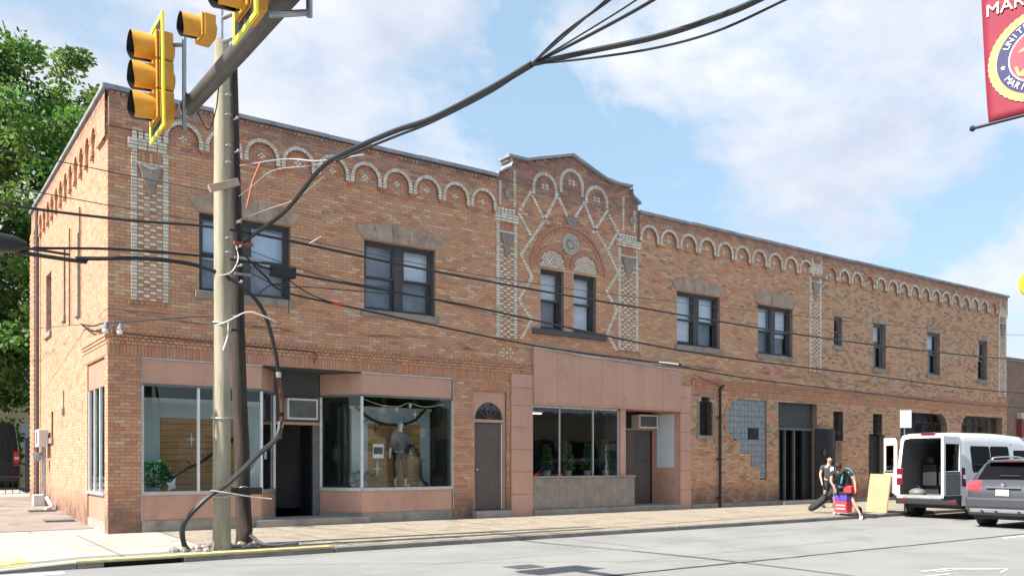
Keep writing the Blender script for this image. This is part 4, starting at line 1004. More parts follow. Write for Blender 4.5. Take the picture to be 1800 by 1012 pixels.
# rubble round the base
rb = thing('rubble', 'broken concrete rubble and dirt heaped round the foot of the utility poles', 'rubble', (1.3, -4.0, -.05))
for i in range(62):
    a = random.uniform(0, 6.28); d = random.uniform(.22, .72); x, y = -.2 + d * math.cos(a) * 1.25, -.14 + d * math.sin(a) * .75; s_ = random.uniform(.025, .10)
    if y < -.40: continue
    mb = MB(); mb.ball((x, y, s_ * .35), s_, 6, 4, sc=(random.uniform(.7, 1.4), random.uniform(.7, 1.2), random.uniform(.4, .8)))
    mb.v = [tuple(c + random.uniform(-.008, .008) for c in v) for v in mb.v]; mb.build('stone', random.choice(['pave', 'concrete', 'aggregate']), rb)
gw = MB(); gw.tube(crom([(1.55, -4.3, .2), (1.75, -4.35, .03), (2.0, -4.42, .0), (2.3, -4.4, .02), (2.45, -4.3, .0)], 5), .035, 8); tag(gw.build('duct_offcut', 'galv', None, smooth=True), 'grey plastic duct offcut lying among the rubble at the pole foot', 'pipe')

# ------------------------------------------------------------------ wires and cables
def wire(pts, r, name, label, m='cable', group=None, n=8, cat='cable', sides=6):
    if name == 'span_cable':       # the far spans swing slightly closer to the building line
        pts = [tuple(camv + (Vector(p) - camv) * ((-3.72 - camv.y) / (p[1] - camv.y))) if p[0] > 10 and abs(p[1] + 4.12) < .02 else p for p in pts]
    mb = MB(); mb.tube(crom(pts, n), r, sides); o = mb.build(name, m, None, smooth=True); tag(o, label, cat, group); return o
PY = -4.12
wire([(-14, PY, 6.0), (-6, PY, 5.66), (-2.36, PY, 5.56), (-.54, PY, 5.60), (1.44, PY, 5.71), (5.5, PY, 5.51), (10.9, PY, 5.37), (20.45, PY, 5.24), (31.7, PY, 5.46), (46, PY, 6.1)], .024, 'span_cable', 'highest thick black cable running the whole width along the street past the poles')
wire([(-14, PY - .1, 5.2), (-2.36, PY - .1, 4.90), (-1.89, PY, 4.93), (-.71, PY, 5.08), (.6, PY, 5.16), (1.6, PY, 5.17), (2.35, PY, 5.07), (6.27, PY, 4.88), (12.9, PY, 4.41), (20.45, PY, 4.28), (31.7, PY, 4.19), (46, PY, 4.9)], .023, 'span_cable', 'middle black cable along the street that passes through the black splice box')
wire([(1.5, PY, 5.30), (1.9, PY, 4.95), (2.24, PY, 4.72), (3.39, PY, 4.58), (8.03, PY, 4.17), (12.07, PY, 4.03), (17.63, PY, 3.78), (31.7, PY, 3.62), (46, PY, 4.3)], .020, 'span_cable', 'lowest black street cable wearing a red tag right of the poles')
wire([(-14, PY + .1, 5.3), (-2.3, PY + .1, 4.86), (-1.2, PY + .1, 4.88), (-.2, PY, 4.99), (.7, PY, 4.98), (1.3, PY - .22, 4.72), (1.75, PY - .25, 4.3), (2.0, PY - .22, 3.6), (2.08, PY - .2, 3.1)], .036, 'drop_cable', 'thick black cable looping down from the splice case to the conduit on the pole')
wire([(2.08, PY - .2, 3.12), (2.14, PY - .2, 2.5), (2.10, PY - .2, 1.95)], .042, 'conduit', 'rust brown conduit hanging vertically right of the old pole', 'brownpipe', cat='conduit')
wire([(2.10, PY - .25, 1.95 + .30), (2.0, PY - .3, 1.95), (1.62, PY - .33, 1.62), (1.12, PY - .33, 1.15), (.75, PY - .28, .88), (.42, PY - .1, .45), (.45, PY + .05, .1), (.55, PY + .05, -.06)], .048, 'ground_cable', 'thick dark cable swinging in front of the pale pole down to the pavement', 'cablegrey')
for x, z in ((2.08, 3.12), (2.12, 2.2)): mb = MB(); mb.tube([(x, PY - .2, z - .05), (x, PY - .2, z + .05)], .052, 8); tag(mb.build('cable_clamp', 'steelwire', None), 'shiny clamp at the %s end of the rust brown conduit' % ('upper' if z > 3 else 'lower'), 'clamp')
wire([(.92, PY - .20, 3.92), (1.1, PY - .26, 4.0), (1.45, PY - .3, 4.2), (1.72, PY - .3, 4.17), (2.02, PY - .26, 4.08)], .014, 'rope', 'pale rope tied across both poles under the upper windows', 'rope', cat='rope')
wire([(1.15, PY - .22, 3.99), (1.13, PY - .23, 3.75), (1.05, PY - .24, 3.5)], .011, 'rope', 'loose end of pale rope dangling on the pale pole', 'rope', cat='rope')
wire([(.80, PY - .36, 1.02), (1.12, PY - .36, .97), (1.5, PY - .32, .9), (1.95, PY - .2, .84)], .013, 'rope', 'pale rope holding the swinging cable to the pole low down', 'rope', cat='rope')
wire([(1.3, PY - .18, 5.4), (1.33, PY - .2, 5.15), (1.2, PY - .2, 4.9), (.95, PY - .2, 4.8)], .010, 'rope', 'thin pale wire loop on the pale pole by the upper window', 'rope', cat='rope')
# splice hardware
mb = MB(); mb.tube([(-3.6, PY, 4.93), (-2.35, PY, 4.95), (-2.15, PY, 4.95), (-1.98, PY, 4.95)], [.15, .15, .13, .06], 14); tag(mb.build('splice_case', 'cable', None, smooth=True), 'fat dark cylindrical cable splice case hanging at the far left above the side street', 'splice case')
mb = MB(); mb.box(2.0, 2.48, PY - .08, PY + .08, 4.97, 5.17); tag(mb.build('splice_box', 'cable', None, bevel=.02), 'black rectangular splice box hanging on the cable in front of the first upper window', 'splice box')
mb = MB(); mb.tube([(3.22, PY, 4.60), (3.42, PY, 4.576)], .034, 8); tag(mb.build('cable_tag', 'red', None), 'small red tag wrapped on the lowest street cable', 'cable tag')
wire([(2.3, PY, 5.0), (2.5, PY, 4.85), (2.9, PY, 4.68), (3.3, PY, 4.60)], .012, 'jumper_wire', 'short black jumper wire sagging below the black splice box')
wire([(1.6, PY - .1, 4.95), (2.2, PY, 4.80), (2.9, PY, 4.86), (4.5, PY, 4.92)], .010, 'jumper_wire', 'thin black jumper wire passing just under the splice box')
wire([(1.75, PY - .1, 4.6), (2.0, PY, 4.8), (2.3, PY, 4.86)], .010, 'jumper_wire', 'thin black wire curving up from the old pole to the splice box')
wire([(2.35, PY, 4.97), (2.36, PY, 4.7), (2.34, PY, 4.3)], .008, 'jumper_wire', 'thin black wire hanging straight down from the splice box')
# bundle across the road
K = at(935, 113, 9.5)
wire([(1.62, -3.6, 5.62), at(500, 372, 14.6), at(560, 300, 13.4), at(600, 272, 12.9), at(690, 232, 11.9), at(760, 208, 11.2), at(860, 157, 10.2), K], .036, 'road_crossing_bundle', 'thick bundle of black cables rising from the poles out over the road')
wire([at(590, 283, 13.0), at(640, 262, 12.4), at(700, 238, 11.8), at(760, 214, 11.2), at(860, 163, 10.2), K], .018, 'road_crossing_cable', 'black cable lashed just under the thick bundle over the road')
wire([K, at(1033, 91, 9.0), at(1150, 66, 8.4), at(1247, 35, 8.0), at(1337, -2, 7.7), at(1500, -90, 7.4), at(1900, -420, 7.2)], .028, 'road_crossing_cable', 'thickest black cable fanning out to the upper right of the sky')
wire([K, at(1033, 103, 9.0), at(1150, 85, 8.4), at(1260, 55, 8.0), at(1376, 2, 7.7), at(1540, -80, 7.4), at(1900, -350, 7.2)], .012, 'road_crossing_cable', 'thin black cable just below the thickest one in the upper sky')
for i, (a, b, c, r_) in enumerate((((990, 60), (1072, 0), (1160, -70), .014), ((985, 70), (1062, 3), (1140, -70), .010), ((1020, 62), (1122, -2), (1230, -80), .009), ((1040, 60), (1152, -2), (1270, -80), .017))):
    wire([K, at(*a, 9.0), at(*b, 8.3), at(*c, 7.7), at(c[0] + 400, c[1] - 330, 7.0)], r_, 'road_crossing_cable', ('leftmost black cable of the fan leaving the bundle upward', 'second thin black cable of the fan hugging the leftmost one', 'third hair-thin black cable of the fan in mid sky', 'fourth black cable of the fan leaving the bundle upward')[i])
wire([(1.55, -3.65, 7.05), at(500, 280, 14.8), at(560, 283, 14.2), at(640, 272, 13.2)], .012, 'guy_wire', 'upper shiny steel wire from the poles to the cable bundle', 'steelwire')
wire([(1.5, -3.65, 6.0), at(470, 368, 15.0), at(520, 350, 14.4), at(570, 310, 13.6)], .009, 'guy_wire', 'lower shiny steel wire sagging to the cable bundle', 'steelwire')
wire([at(420, 345, 15.4), at(440, 330, 15.2), at(480, 300, 15.0), at(540, 292, 14.5), at(600, 282, 14.0)], .007, 'guy_wire', 'thin grey wire curving over the first upper window', 'steelwire')
mb = MB(); mb.tube([at(434, 366, 15.5), at(444, 320, 15.5), at(458, 286, 15.5)], .022, 8); tag(mb.build('conduit', 'orange', None, smooth=True), 'short orange rod leaning right of the poles above the window', 'conduit')
mb = MB(); mb.tube([at(545, 428, 15.6), at(565, 416, 15.6)], .018, 6); tag(mb.build('cable_sleeve', 'plank', None), 'small pale wooden sleeve on the thin wire over the brick wall', 'cable sleeve')
# drops to the building
wire([(.0 - .1, 2.6, 4.75), (-.12, 1.0, 4.5), (-.13, .0, 4.42), (-.05, -.3, 4.40), (1.0, -3.2, 4.25), (1.5, -3.9, 4.2)], .017, 'service_drop', 'black service cable from the side wall bracket round the corner to the poles')
wire([(-.07, 2.55, 4.72), (-.09, 1.2, 4.42), (-.10, -.10, 4.30)], .020, 'service_drop', 'second black service cable sloping down the side wall to the corner lamp')
wire([(-1.5, 9, 5.2), (-.1, 2.6, 4.74)], .008, 'service_drop', 'thin wire reaching the side wall bracket from behind')
wire([(.1, -.07, 4.25), (1.3, -.075, 4.22), (3.4, -.075, 4.18), (4.55, -.075, 4.15), (4.56, -.06, 3.9)], .012, 'wall_cable', 'thin dark cable clipped along the brick belt of the left shop')
wire([(11.2, -.16, 4.86), (13.0, -.2, 4.66), (15.2, -.2, 4.62), (16.2, -.2, 4.62), (17.3, -.1, 4.60)], .014, 'wall_cable', 'grey cable lying along the top of the salmon fascia', 'steelwire')
mb = MB(); mb.tube([(16.05, -.22, 4.66), (16.9, -.22, 4.66)], .05, 10); t_ = tag(mb.build('splice_tube', 'acwhite', None, smooth=True), 'white tubular cable splice lying on top of the salmon fascia at its right end', 'lamp')  # white splice sleeve on the fascia cable
mb = MB(); mb.tube([(16.9, -.22, 4.66), (17.05, -.22, 4.66)], .035, 8); mb.build('cap', 'black', t_)
wire([(17.8, -.1, 4.4), (19.0, -.12, 4.1), (19.1, -.1, 3.95)], .010, 'wall_cable', 'thin black cable drooping to the top of the drainpipe')
wire([(-14, -2.2, 7.3), (-2, -2.2, 7.0), (1.4, -3.4, 6.55)], .010, 'span_cable', 'thin wire crossing the side wall high on the left', 'cablegrey')
wire([(-14, -3.0, 6.6), (-2, -3.0, 6.15), (1.4, -3.5, 5.95)], .009, 'span_cable', 'thin grey wire low over the side wall left of the poles', 'cablegrey')
wire([(1.6, -3.6, 5.95), (8, -3.4, 5.75), (18, -3.2, 6.0), (30, -2.6, 6.6), (46, -2, 7.6)], .008, 'span_cable', 'hair-thin wire crossing the upper windows to the far right', 'cablegrey')
wire([(1.6, -3.6, 5.55), (3.2, -3.7, 5.2), (5.5, -3.8, 5.0), (8, -3.9, 4.72)], .007, 'span_cable', 'hair-thin black wire slanting down over the first brick bay')
# lamp on the corner
lt = thing('corner_floodlight', 'small weathered floodlight pair on the building corner above the shop', 'floodlight', (-.02, -.10, 4.32))
mb = MB(); mb.tube([(.12, 0.08, .05), (.08, -.10, .06)], .025, 8); mb.build('bracket', 'galv', lt)
for dx in (-.06, .22): mb = MB(); mb.tube([(dx, -.12, .10), (dx - .02, -.2, 0), (dx - .04, -.26, -.08)], [.03, .06, .075], 12); a_ = mb.build('lamp_head', 'galv', lt, smooth=True); mb = MB(); mb.ball((dx - .045, -.265, -.09), .062, 10, 6); mb.build('bulb', 'opal', lt, smooth=True)
# ------------------------------------------------------------------ mast arm and traffic signals
ax = -.86
ma = thing('signal_mast', 'dark tapered steel mast arm reaching over the road and carrying the traffic signals', 'traffic signal mast', (-.70, -18.9, -.04))
mb = MB(); mb.tube([(0, 0, 5.95), (-.04, 4, 5.93), (-.10, 8, 5.84), (-.16, 9.75, 5.79)], [.155, .128, .10, .092], 16); mb.build('arm', 'arm', ma, smooth=True)
mb = MB(); mb.tube([(0, 0, 0), (0, 0, 6.3)], [.19, .15], 16); mb.tube([(0, 0, 0), (0, 0, .06)], .32, 16); mb.build('mast', 'arm', ma, smooth=True)
mb = MB(); mb.tube([(-.16, 9.74, 5.79), (-.16, 9.80, 5.79)], .105, 16); mb.build('end_cap', 'galv', ma)
mb = MB(); mb.tube(crom([(.02, 5.6, 5.85), (.14, 5.4, 5.65), (.2, 5.1, 5.7), (.1, 4.7, 5.85)], 6), .012, 6); mb.build('loose_cable', 'cable', ma)
mb = MB(); mb.tube(crom([(-.1, 9.6, 5.7), (.02, 9.55, 5.5), (0, 9.2, 5.62), (-.06, 8.9, 5.75)], 6), .007, 6); mb.build('loose_cable', 'cable', ma)
def signal(loc, label, n=3, back=True, tilt=0.0):
    """faces -X; origin at the housing centre"""
    t = thing('traffic_signal', label, 'traffic signal', loc, 'yellow traffic signals on the mast arm'); t.rotation_euler = (tilt, 0, R(0))
    P = .352
    for i in range(n):
        z = (n - 1) / 2 * P - i * P
        mb = MB(); mb.box(.0, .17, -.172, .172, z - .171, z + .171); hs = mb.build('housing', 'sigyellow', t, bevel=.02)
        mb = MB(); mb.tube([(.168, 0, z), (.20, 0, z), (.215, 0, z)], [.13, .11, .05], 14); mb.build('rear_dome', 'sigyellow', hs, smooth=True)
        mb = MB(); mb.box(-.03, -.002, -.168, .168, z - .167, z + .167); mb.build('door', 'sigyellow', hs, bevel=.01)
        mb = MB(); mb.ball((-.03, 0, z), .14, 16, 8, sc=(.25, 1, 1)); mb.build('lens', 'lens', hs, smooth=True)
        # visor: long tunnel, cut back underneath
        N = 22; so, si = [], []
        for j in range(N + 1):
            a = R(-78 + 336 * j / N)
            L = .25 - .04 * max(0, -math.sin(a)); so.append((a, L))
        mb = MB(); vs_ = []
        for a, L in so: vs_ += [(-.03, .152 * math.cos(a), z + .152 * math.sin(a)), (-.03 - L, .158 * math.cos(a), z + .158 * math.sin(a) - .012)]
        fs_ = [(2 * j, 2 * j + 1, 2 * j + 3, 2 * j + 2) for j in range(N)]; mb.add(vs_, fs_); v = mb.build('visor', 'sigyellow', hs, smooth=True)
        mb = MB(); mb.add([(x, y * .985, z + (zz_ - z) * .985) for x, y, zz_ in vs_], fs_); mb.build('visor_lining', 'sigblack', hs, smooth=True)
    if back:
        W, Hh = .31, (n * P) / 2 + .14
        mb = MB(); mb.add([], [])
        for y0, y1, z0, z1 in ((-W, -.175, -Hh, Hh), (.175, W, -Hh, Hh), (-.175, .175, n * P / 2, Hh), (-.175, .175, -Hh, -n * P / 2)): mb.box(.012, .018, y0, y1, z0, z1)
        bp_ = mb.build('backplate', 'sigblack', t)
        mb = MB(); e = .048
        for y0, y1, z0, z1 in ((-W - .004, -W + e, -Hh, Hh), (W - e, W + .004, -Hh, Hh), (-W + e, W - e, Hh - e, Hh), (-W + e, W - e, -Hh, -Hh + e)): mb.box(.004, .028, y0, y1, z0, z1)
        mb.build('yellow_border', 'sigborder', bp_)
    return t
signal((-1.25, -9.21, 5.97), 'three-section yellow signal with bright yellow backplate at the end of the mast arm', tilt=R(-3))
signal((-1.17, -12.03, 6.08), 'three-section yellow signal nearest the top edge, cropped, with bright backplate border', tilt=R(-3))
sh_ = signal(tuple(at(352, 50, 9.2)), 'single yellow signal head without backplate between the two larger signals', 1, None); sh_.scale = (.76, .76, .76)
def bracket(pts, r, label): 
    mb = MB()
    for p in pts: mb.tube(p, r if not isinstance(r, dict) else r[0], 10)
    return tag(mb.build('signal_bracket', 'galv', None, smooth=True), label, 'bracket', 'steel pipes holding the signals')
bracket([[(-.98, -9.42, 6.46), (-.98, -9.42, 5.36)], [(-.99, -9.42, 6.36), (-1.13, -9.30, 6.36)], [(-.99, -9.42, 5.5), (-1.13, -9.3, 5.5)], [(-.98, -9.40, 5.82), (-.88, -9.28, 5.82)]], .024, 'upright steel pipe behind the end signal of the mast arm')
bracket([[(-.84, -10.95, 5.75), (-.84, -10.95, 6.75)], [(-.84, -10.9, 6.17), (-.92, -10.68, 6.17)], [(-.84, -10.9, 5.92), (-.92, -10.68, 5.92)]], .022, 'upright steel pipe beside the single yellow signal head')
bracket([[(-.62, -12.25, 6.65), (-.62, -12.25, 5.62)], [(-.62, -12.25, 5.66), (-.95, -12.1, 5.60)], [(-.62, -12.25, 6.4), (-.95, -12.1, 6.4)]], .030, 'thick steel pipe right of the top cropped signal')
# ------------------------------------------------------------------ banner on its post
B0 = at(1738, 216, 6.35); bd_ = Vector((math.cos(R(-82)), math.sin(R(-82)), 0)); BWd = .78; BHt = 1.6
bp0 = B0 + bd_ * (BWd + .12)
lp = thing('banner_post', 'dark street lamp post just outside the right edge that holds the red banner', 'lamp post', (bp0.x, bp0.y, -.04))
mb = MB(); mb.tube([(0, 0, 0), (0, 0, 1), (0, 0, 7.5)], [.11, .085, .06], 14); mb.build('shaft', 'arm', lp, smooth=True)
mb = MB(); mb.tube([(0, 0, 7.4), (.0, 1.2, 7.8)], .04, 8); mb.build('lamp_arm', 'arm', lp)
mb = MB(); mb.loft([[(x, 1.2 + y * 1.6, 7.78 + z) for x, y in ((-.14, -.2), (.14, -.2), (.14, .25), (-.14, .25))] for z in (0, .12)]); mb.build('lamp_head', 'galv', lp, bevel=.03)
bn = thing('banner', 'red cloth banner with round gold and navy military emblem at the upper right', 'banner', tuple(B0), rz=R(-82))
def bpt(u, v, w=0): return (u, w + .03 * math.sin(u * 5 + v * 1.2) * (.4 + .3 * v), v)
mb = MB(); NU, NV = 14, 26
mb.add([bpt(BWd * i / NU - .085 * (j / NV) ** .8 * (1 - i / NU), BHt * j / NV) for j in range(NV + 1) for i in range(NU + 1)], [(j * (NU + 1) + i, j * (NU + 1) + i + 1, (j + 1) * (NU + 1) + i + 1, (j + 1) * (NU + 1) + i) for j in range(NV) for i in range(NU)])
cl = mb.build('cloth', 'banner', bn, smooth=True); sm = cl.modifiers.new('thick', 'SOLIDIFY'); sm.thickness = .003
mb = MB(); mb.tube([(-.10, 0, -.012), (BWd + .14, 0, -.012)], .012, 8); mb.build('lower_rod', 'black', bn); mb = MB(); mb.ball((-.11, 0, -.012), .022, 8, 6); mb.build('rod_end', 'black', bn)
mb = MB(); mb.tube([(-.10, 0, BHt + .012), (BWd + .14, 0, BHt + .012)], .012, 8); mb.build('upper_rod', 'black', bn)
ec = (.32, .40)
def disc(r0, r1, name, m, off, N=72, wav=0):
    mb = MB(); vs_ = []
    for k in range(N):
        a = 2 * math.pi * k / N; w_ = wav if k % 2 else 0
        for r_ in (r0, (r0 + r1) / 2, r1 + w_): vs_.append(bpt(ec[0] + r_ * math.cos(a), ec[1] + r_ * math.sin(a), -off))
    fs_ = []
    for k in range(N):
        q = (k + 1) % N
        for j in (0, 1): fs_.append((3 * k + j, 3 * k + j + 1, 3 * q + j + 1, 3 * q + j))
    if r0 < .001: pass
    mb.add(vs_, fs_); return mb.build(name, m, cl)
disc(.268, .322, 'rope_ring', 'gold', .006, 96, .006); disc(.19, .268, 'navy_ring', 'navy', .0075); disc(.184, .192, 'white_ring', 'text', .009); disc(.0005, .184, 'emblem_field', 'emred', .0085)
def place_text(s_, size, u, v, rot, name='letter', m='text'):
    o = obtext(s_, size, name, m, cl, .0003); p = bpt(u, v, -.012); o.location = p; o.rotation_euler = (R(90), 0, 0); o.rotation_mode = 'QUATERNION'
    o.rotation_quaternion = (Matrix.Rotation(R(90), 3, 'X') @ Matrix.Rotation(rot, 3, 'Z')).to_quaternion(); return o
for s_, a0, sg in (('UNITED STATES', 90, -1), ('MARINE CORPS', 270, 1)):
    n = len(s_)
    for i, ch in enumerate(s_):
        if ch == ' ': continue
        a = R(a0 + sg * (i - (n - 1) / 2) * 10.2); r_ = .228 if sg < 0 else .23
        place_text(ch, .060, ec[0] + r_ * math.cos(a), ec[1] + r_ * math.sin(a), a + (-math.pi / 2 if sg < 0 else math.pi / 2))
place_text('MARINE', .125, .20, .815, 0, 'lettering'); place_text('D', .13, .01, .955, 0, 'lettering')
for sx in (-1, 1):
    a = R(188 if sx < 0 else -8); mb = MB()
    st = [(ec[0] + .229 * math.cos(a) + (.018 if k % 2 == 0 else .008) * math.cos(R(90 + 36 * k)), ec[1] + .229 * math.sin(a) + (.018 if k % 2 == 0 else .008) * math.sin(R(90 + 36 * k))) for k in range(10)]
    mb.add([bpt(u, v, -.010) for u, v in st], [tuple(range(10))]); mb.build('star', 'text', cl)
# emblem centre: wings, globe and crossed anchor as flat print
def shape(pts, m, off, name): mb = MB(); mb.add([bpt(ec[0] + u, ec[1] + v, -off) for u, v in pts], [tuple(range(len(pts)))]); mb.build(name, m, cl)
shape([(-.135, .045), (-.10, .07), (-.05, .085), (0, .06), (.05, .085), (.10, .07), (.135, .045), (.06, .05), (.02, .02), (-.02, .02), (-.06, .05)], 'gold', .010, 'eagle')
shape([(.072 * math.cos(R(a)), -.03 + .072 * math.sin(R(a))) for a in range(0, 360, 20)], 'concrete', .0105, 'globe')
shape([(-.12, -.10), (-.10, -.12), (.09, .03), (.08, .045)], 'gold', .0115, 'anchor_shank'); shape([(-.155, -.05), (-.13, -.12), (-.06, -.14), (-.07, -.12), (-.12, -.10), (-.13, -.05)], 'gold', .012, 'anchor_fluke')
# round yellow sign far right
ys = thing('round_sign', 'round yellow sign with a black letter showing at the right edge above the roofs', 'sign', (42.3, -.5, -.04))
mb = MB(); mb.tube([(0, 0, 0), (0, 0, 9.6)], [.14, .10], 12); mb.build('post', 'galv', ys, smooth=True)
sc_ = at(1812, 499, 42.5) - Vector((42.3, -.5, -.04))
mb = MB(); mb.tube([sc_ + Vector((.03, .05, 0)), sc_ + Vector((-.03, -.05, 0))], .62, 28); mb.build('disc', 'sigborder', ys)
mb = MB(); mb.tube([sc_ + Vector((.30 * math.cos(R(a)) - .04, -.18 * math.cos(R(a)) - .07, .35 * math.sin(R(a)))) for a in range(40, 321, 20)], .05, 6); mb.build('letter', 'black', ys)
mb = MB(); mb.tube([(0, 0, sc_.z), (sc_.x, sc_.y, sc_.z)], .05, 8); mb.build('sign_arm', 'galv', ys)
# ------------------------------------------------------------------ parking sign
ps = thing('parking_sign', 'white parking sign on a thin post behind the white van', 'sign', (26.3, -4.45, -.05))
# solved so that the plate stands over the kerb
p_ = atY(1591, 736, -4.45); ps.location = (p_.x, -4.45, -.05)
MB().box(-.02, .02, -.0, .03, 0, p_.z + .36).build('post', 'galv', ps)
mb = MB(); mb.obox((0, -.02, p_.z + .05), (.80, -.60, 0), (.6, .8, 0), (0, 0, 1), .36, .012, .56); pl_ = mb.build('plate', 'acwhite', ps)
o = obtext('C', .11, 'letter', 'acgrille', pl_); o.location = Vector((0, -.02, p_.z + .15)) - Vector((.6, .8, 0)) * .010; o.rotation_euler = (R(90), 0, R(-36.9))

# ------------------------------------------------------------------ vehicles (built heading +X, rear bumper at x=0)
def lerp_tab(tab, x):
    if x <= tab[0][0]: return tab[0][1]
    for (a, b), (c, d) in zip(tab[:-1], tab[1:]):
        if x <= c: t = (x - a) / (c - a); return b + (d - b) * t
    return tab[-1][1]
def wheel(parent, x, y, r=.36, w=.24):
    sg = 1 if y > 0 else -1; t = bpy.data.objects.new('wheel', None); COL.objects.link(t); t.parent = parent; t.location = (x, y, r)
    ty = MB(); prof = [(.62 * r, -w / 2), (.93 * r, -w / 2), (r, -w / 2 + .03), (r, w / 2 - .03), (.93 * r, w / 2), (.62 * r, w / 2)]
    ty.loft([[(a * math.cos(2 * math.pi * k / 28), b, a * math.sin(2 * math.pi * k / 28)) for k in range(28)] for a, b in prof], True, True, True); ty.build('tyre', 'tyre', t, smooth=True)
    rm = MB(); rm.tube([(0, sg * w * .2, 0), (0, sg * w * .52, 0)], [.62 * r, .58 * r], 20); rm.build('rim', 'rim', t, bevel=.01)
    for k in range(5): a = 2 * math.pi * k / 5; h = MB(); h.obox((.36 * r * math.cos(a), sg * w * .53, .36 * r * math.sin(a)), (math.cos(a), 0, math.sin(a)), (0, 1, 0), (-math.sin(a), 0, math.cos(a)), .34 * r, .02, .09 * r); h.build('spoke', 'plastic', t)
def body_section(x, zb, zt, wf, n=9, rtop=.14, cap_in=0.0):
    """closed outline of the body at x: side, roof, side, floor"""
    out = []
    zs = [zb + (zt - zb) * t for t in (0, .12, .28, .45, .6, .74, .86, .94, .985)]
    for z in zs:
        w = wf(x, z); k = max(0, (z - (zt - rtop)) / rtop); w -= rtop * .75 * (1 - math.sqrt(max(0, 1 - k * k)))
        out.append((x, w, z))
    wt = out[-1][1]
    for f in (.75, .35, -.35, -.75): out.append((x, wt * f, zt + .012 * (1 - abs(f))))
    out += [(x, -a[1], a[2]) for a in out[:9][::-1]]
    return out
def van(label, loc, rz=0, body='carwhite', open_rear=True, name='van', group=None, lamp='taildull'):
    t = thing(name, label, 'van', loc, group, rz)
    L = 5.55
    ztop = [(0, 2.50), (.12, 2.54), (2.5, 2.56), (3.85, 2.50), (4.25, 2.30), (4.75, 1.72), (4.95, 1.42), (5.3, 1.25), (5.5, 1.05), (5.55, .9)]
    def wf(x, z):
        w = 1.02 if z < 1.25 else 1.02 - (z - 1.25) * .115
        return w - max(0, x - 4.6) * .17 - max(0, .10 - x) * .3
    xs = [0, .06, .16, .5, 1.2, 2.0, 2.8, 3.4, 3.85, 4.05, 4.25, 4.5, 4.75, 4.95, 5.15, 5.3, 5.45, 5.55]
    secs = [body_section(x, .42, lerp_tab(ztop, x), wf) for x in xs]
    mb = MB(); mb.loft(secs, True, not open_rear, True); bo = mb.build('body', body, t, smooth=True)
    def side(x0, x1, z0, z1, nm, m, off=.006, y=-1, parent=None, rad=.08):
        P = []
        for cx, cz, a0 in ((x1 - rad, z1 - rad, 0), (x0 + rad, z1 - rad, 90), (x0 + rad, z0 + rad, 180), (x1 - rad, z0 + rad, 270)):
            P += [(cx + rad * math.cos(R(a0 + k * 30)), cz + rad * math.sin(R(a0 + k * 30))) for k in range(4)]
        mb = MB(); mb.prism(P, 0, 1, lambda u, v, w: (u, y * (wf(u, v) + off - .02 * (1 - w)), v)); return mb.build(nm, m, parent or t)
    for y in (-1, 1):
        side(.62, 1.75, 1.38, 2.16, 'side_window', 'carglass', y=y); side(1.80, 2.95, 1.38, 2.16, 'side_window', 'carglass', y=y)
        side(3.25, 4.2, 1.30, 2.05, 'front_door_window', 'carglass', y=y)
        side(.45, 4.55, .40, .78, 'lower_cladding', 'plastic', y=y, off=.012, rad=.05)
        for x in (3.10, 3.13, 4.35): side(x, x + .012, .8, 2.25, 'door_seam', 'plastic', y=y, off=.003, rad=.004)
        side(.03, .17, .98, 1.52, 'tail_lamp', 'taildull' , y=y, off=.016, rad=.03); side(.035, .165, 1.20, 1.32, 'reversing_lamp', 'clearlamp', y=y, off=.02, rad=.02)
        side(2.98, 3.16, 1.18, 1.23, 'handle', 'plastic', y=y, off=.03, rad=.02)
        mb = MB(); mb.box(-.012, .03, y * .90 - .10, y * .90 + .10, .98, 1.50); mb.build('tail_lamp', lamp, t, bevel=.02); mb = MB(); mb.box(-.02, .0, y * .90 - .07, y * .90 + .07, 1.20, 1.30); mb.build('reversing_lamp', 'clearlamp', t)
        mb = MB(); mb.obox((4.05, y * 1.22, 1.45), (1, 0, 0), (0, 1, 0), (0, 0, 1), .12, .22, .36); mb.build('wing_mirror', 'plastic', t, bevel=.03)
        for x in (.95, 4.55):
            mb = MB(); mb.tube([(x, y * .80, .42), (x, y * 1.026, .42)], .44, 24); mb.build('wheel_arch', 'plastic', t)
            wheel(t, x, y * .93 - y * .02, .345, .24)
    mb = MB(); mb.loft([[(x, y, lerp_tab(ztop, x) + .004 + dz) for y in (-.72, -.3, .3, .72)] for x, dz in ((4.28, 0), (4.5, 0.0), (4.74, .0))], False, False, False); mb.build('windscreen', 'carglass', t)
    mb = MB(); mb.box(-.10, .10, -.98, .98, .42, .60); bm = mb.build('rear_bumper', 'plastic', t, bevel=.03)
    for y in (-.75, .75): mb = MB(); mb.box(-.106, -.09, y - .12, y + .12, .50, .55); mb.build('reflector', 'taildull', bm)
    mb = MB(); mb.box(5.4, 5.6, -.95, .95, .35, .7); mb.build('front_bumper', 'plastic', t, bevel=.03)
    mb = MB(); mb.box(-.04, .08, -.22, .22, 2.49, 2.565); mb.build('high_brake_lamp', 'taildull', t, bevel=.02)
    mb = MB(); mb.box(.4, 4.9, -.8, .8, .30, .42); mb.build('underbody', 'plastic', t)
    # open back: frame, inner shell, floor, seats
    def ringsec(x, k): return [(x, p[1] * k, 1.46 + (p[2] - 1.46) * k) for p in body_section(0.0, .60, 2.50, wf)]
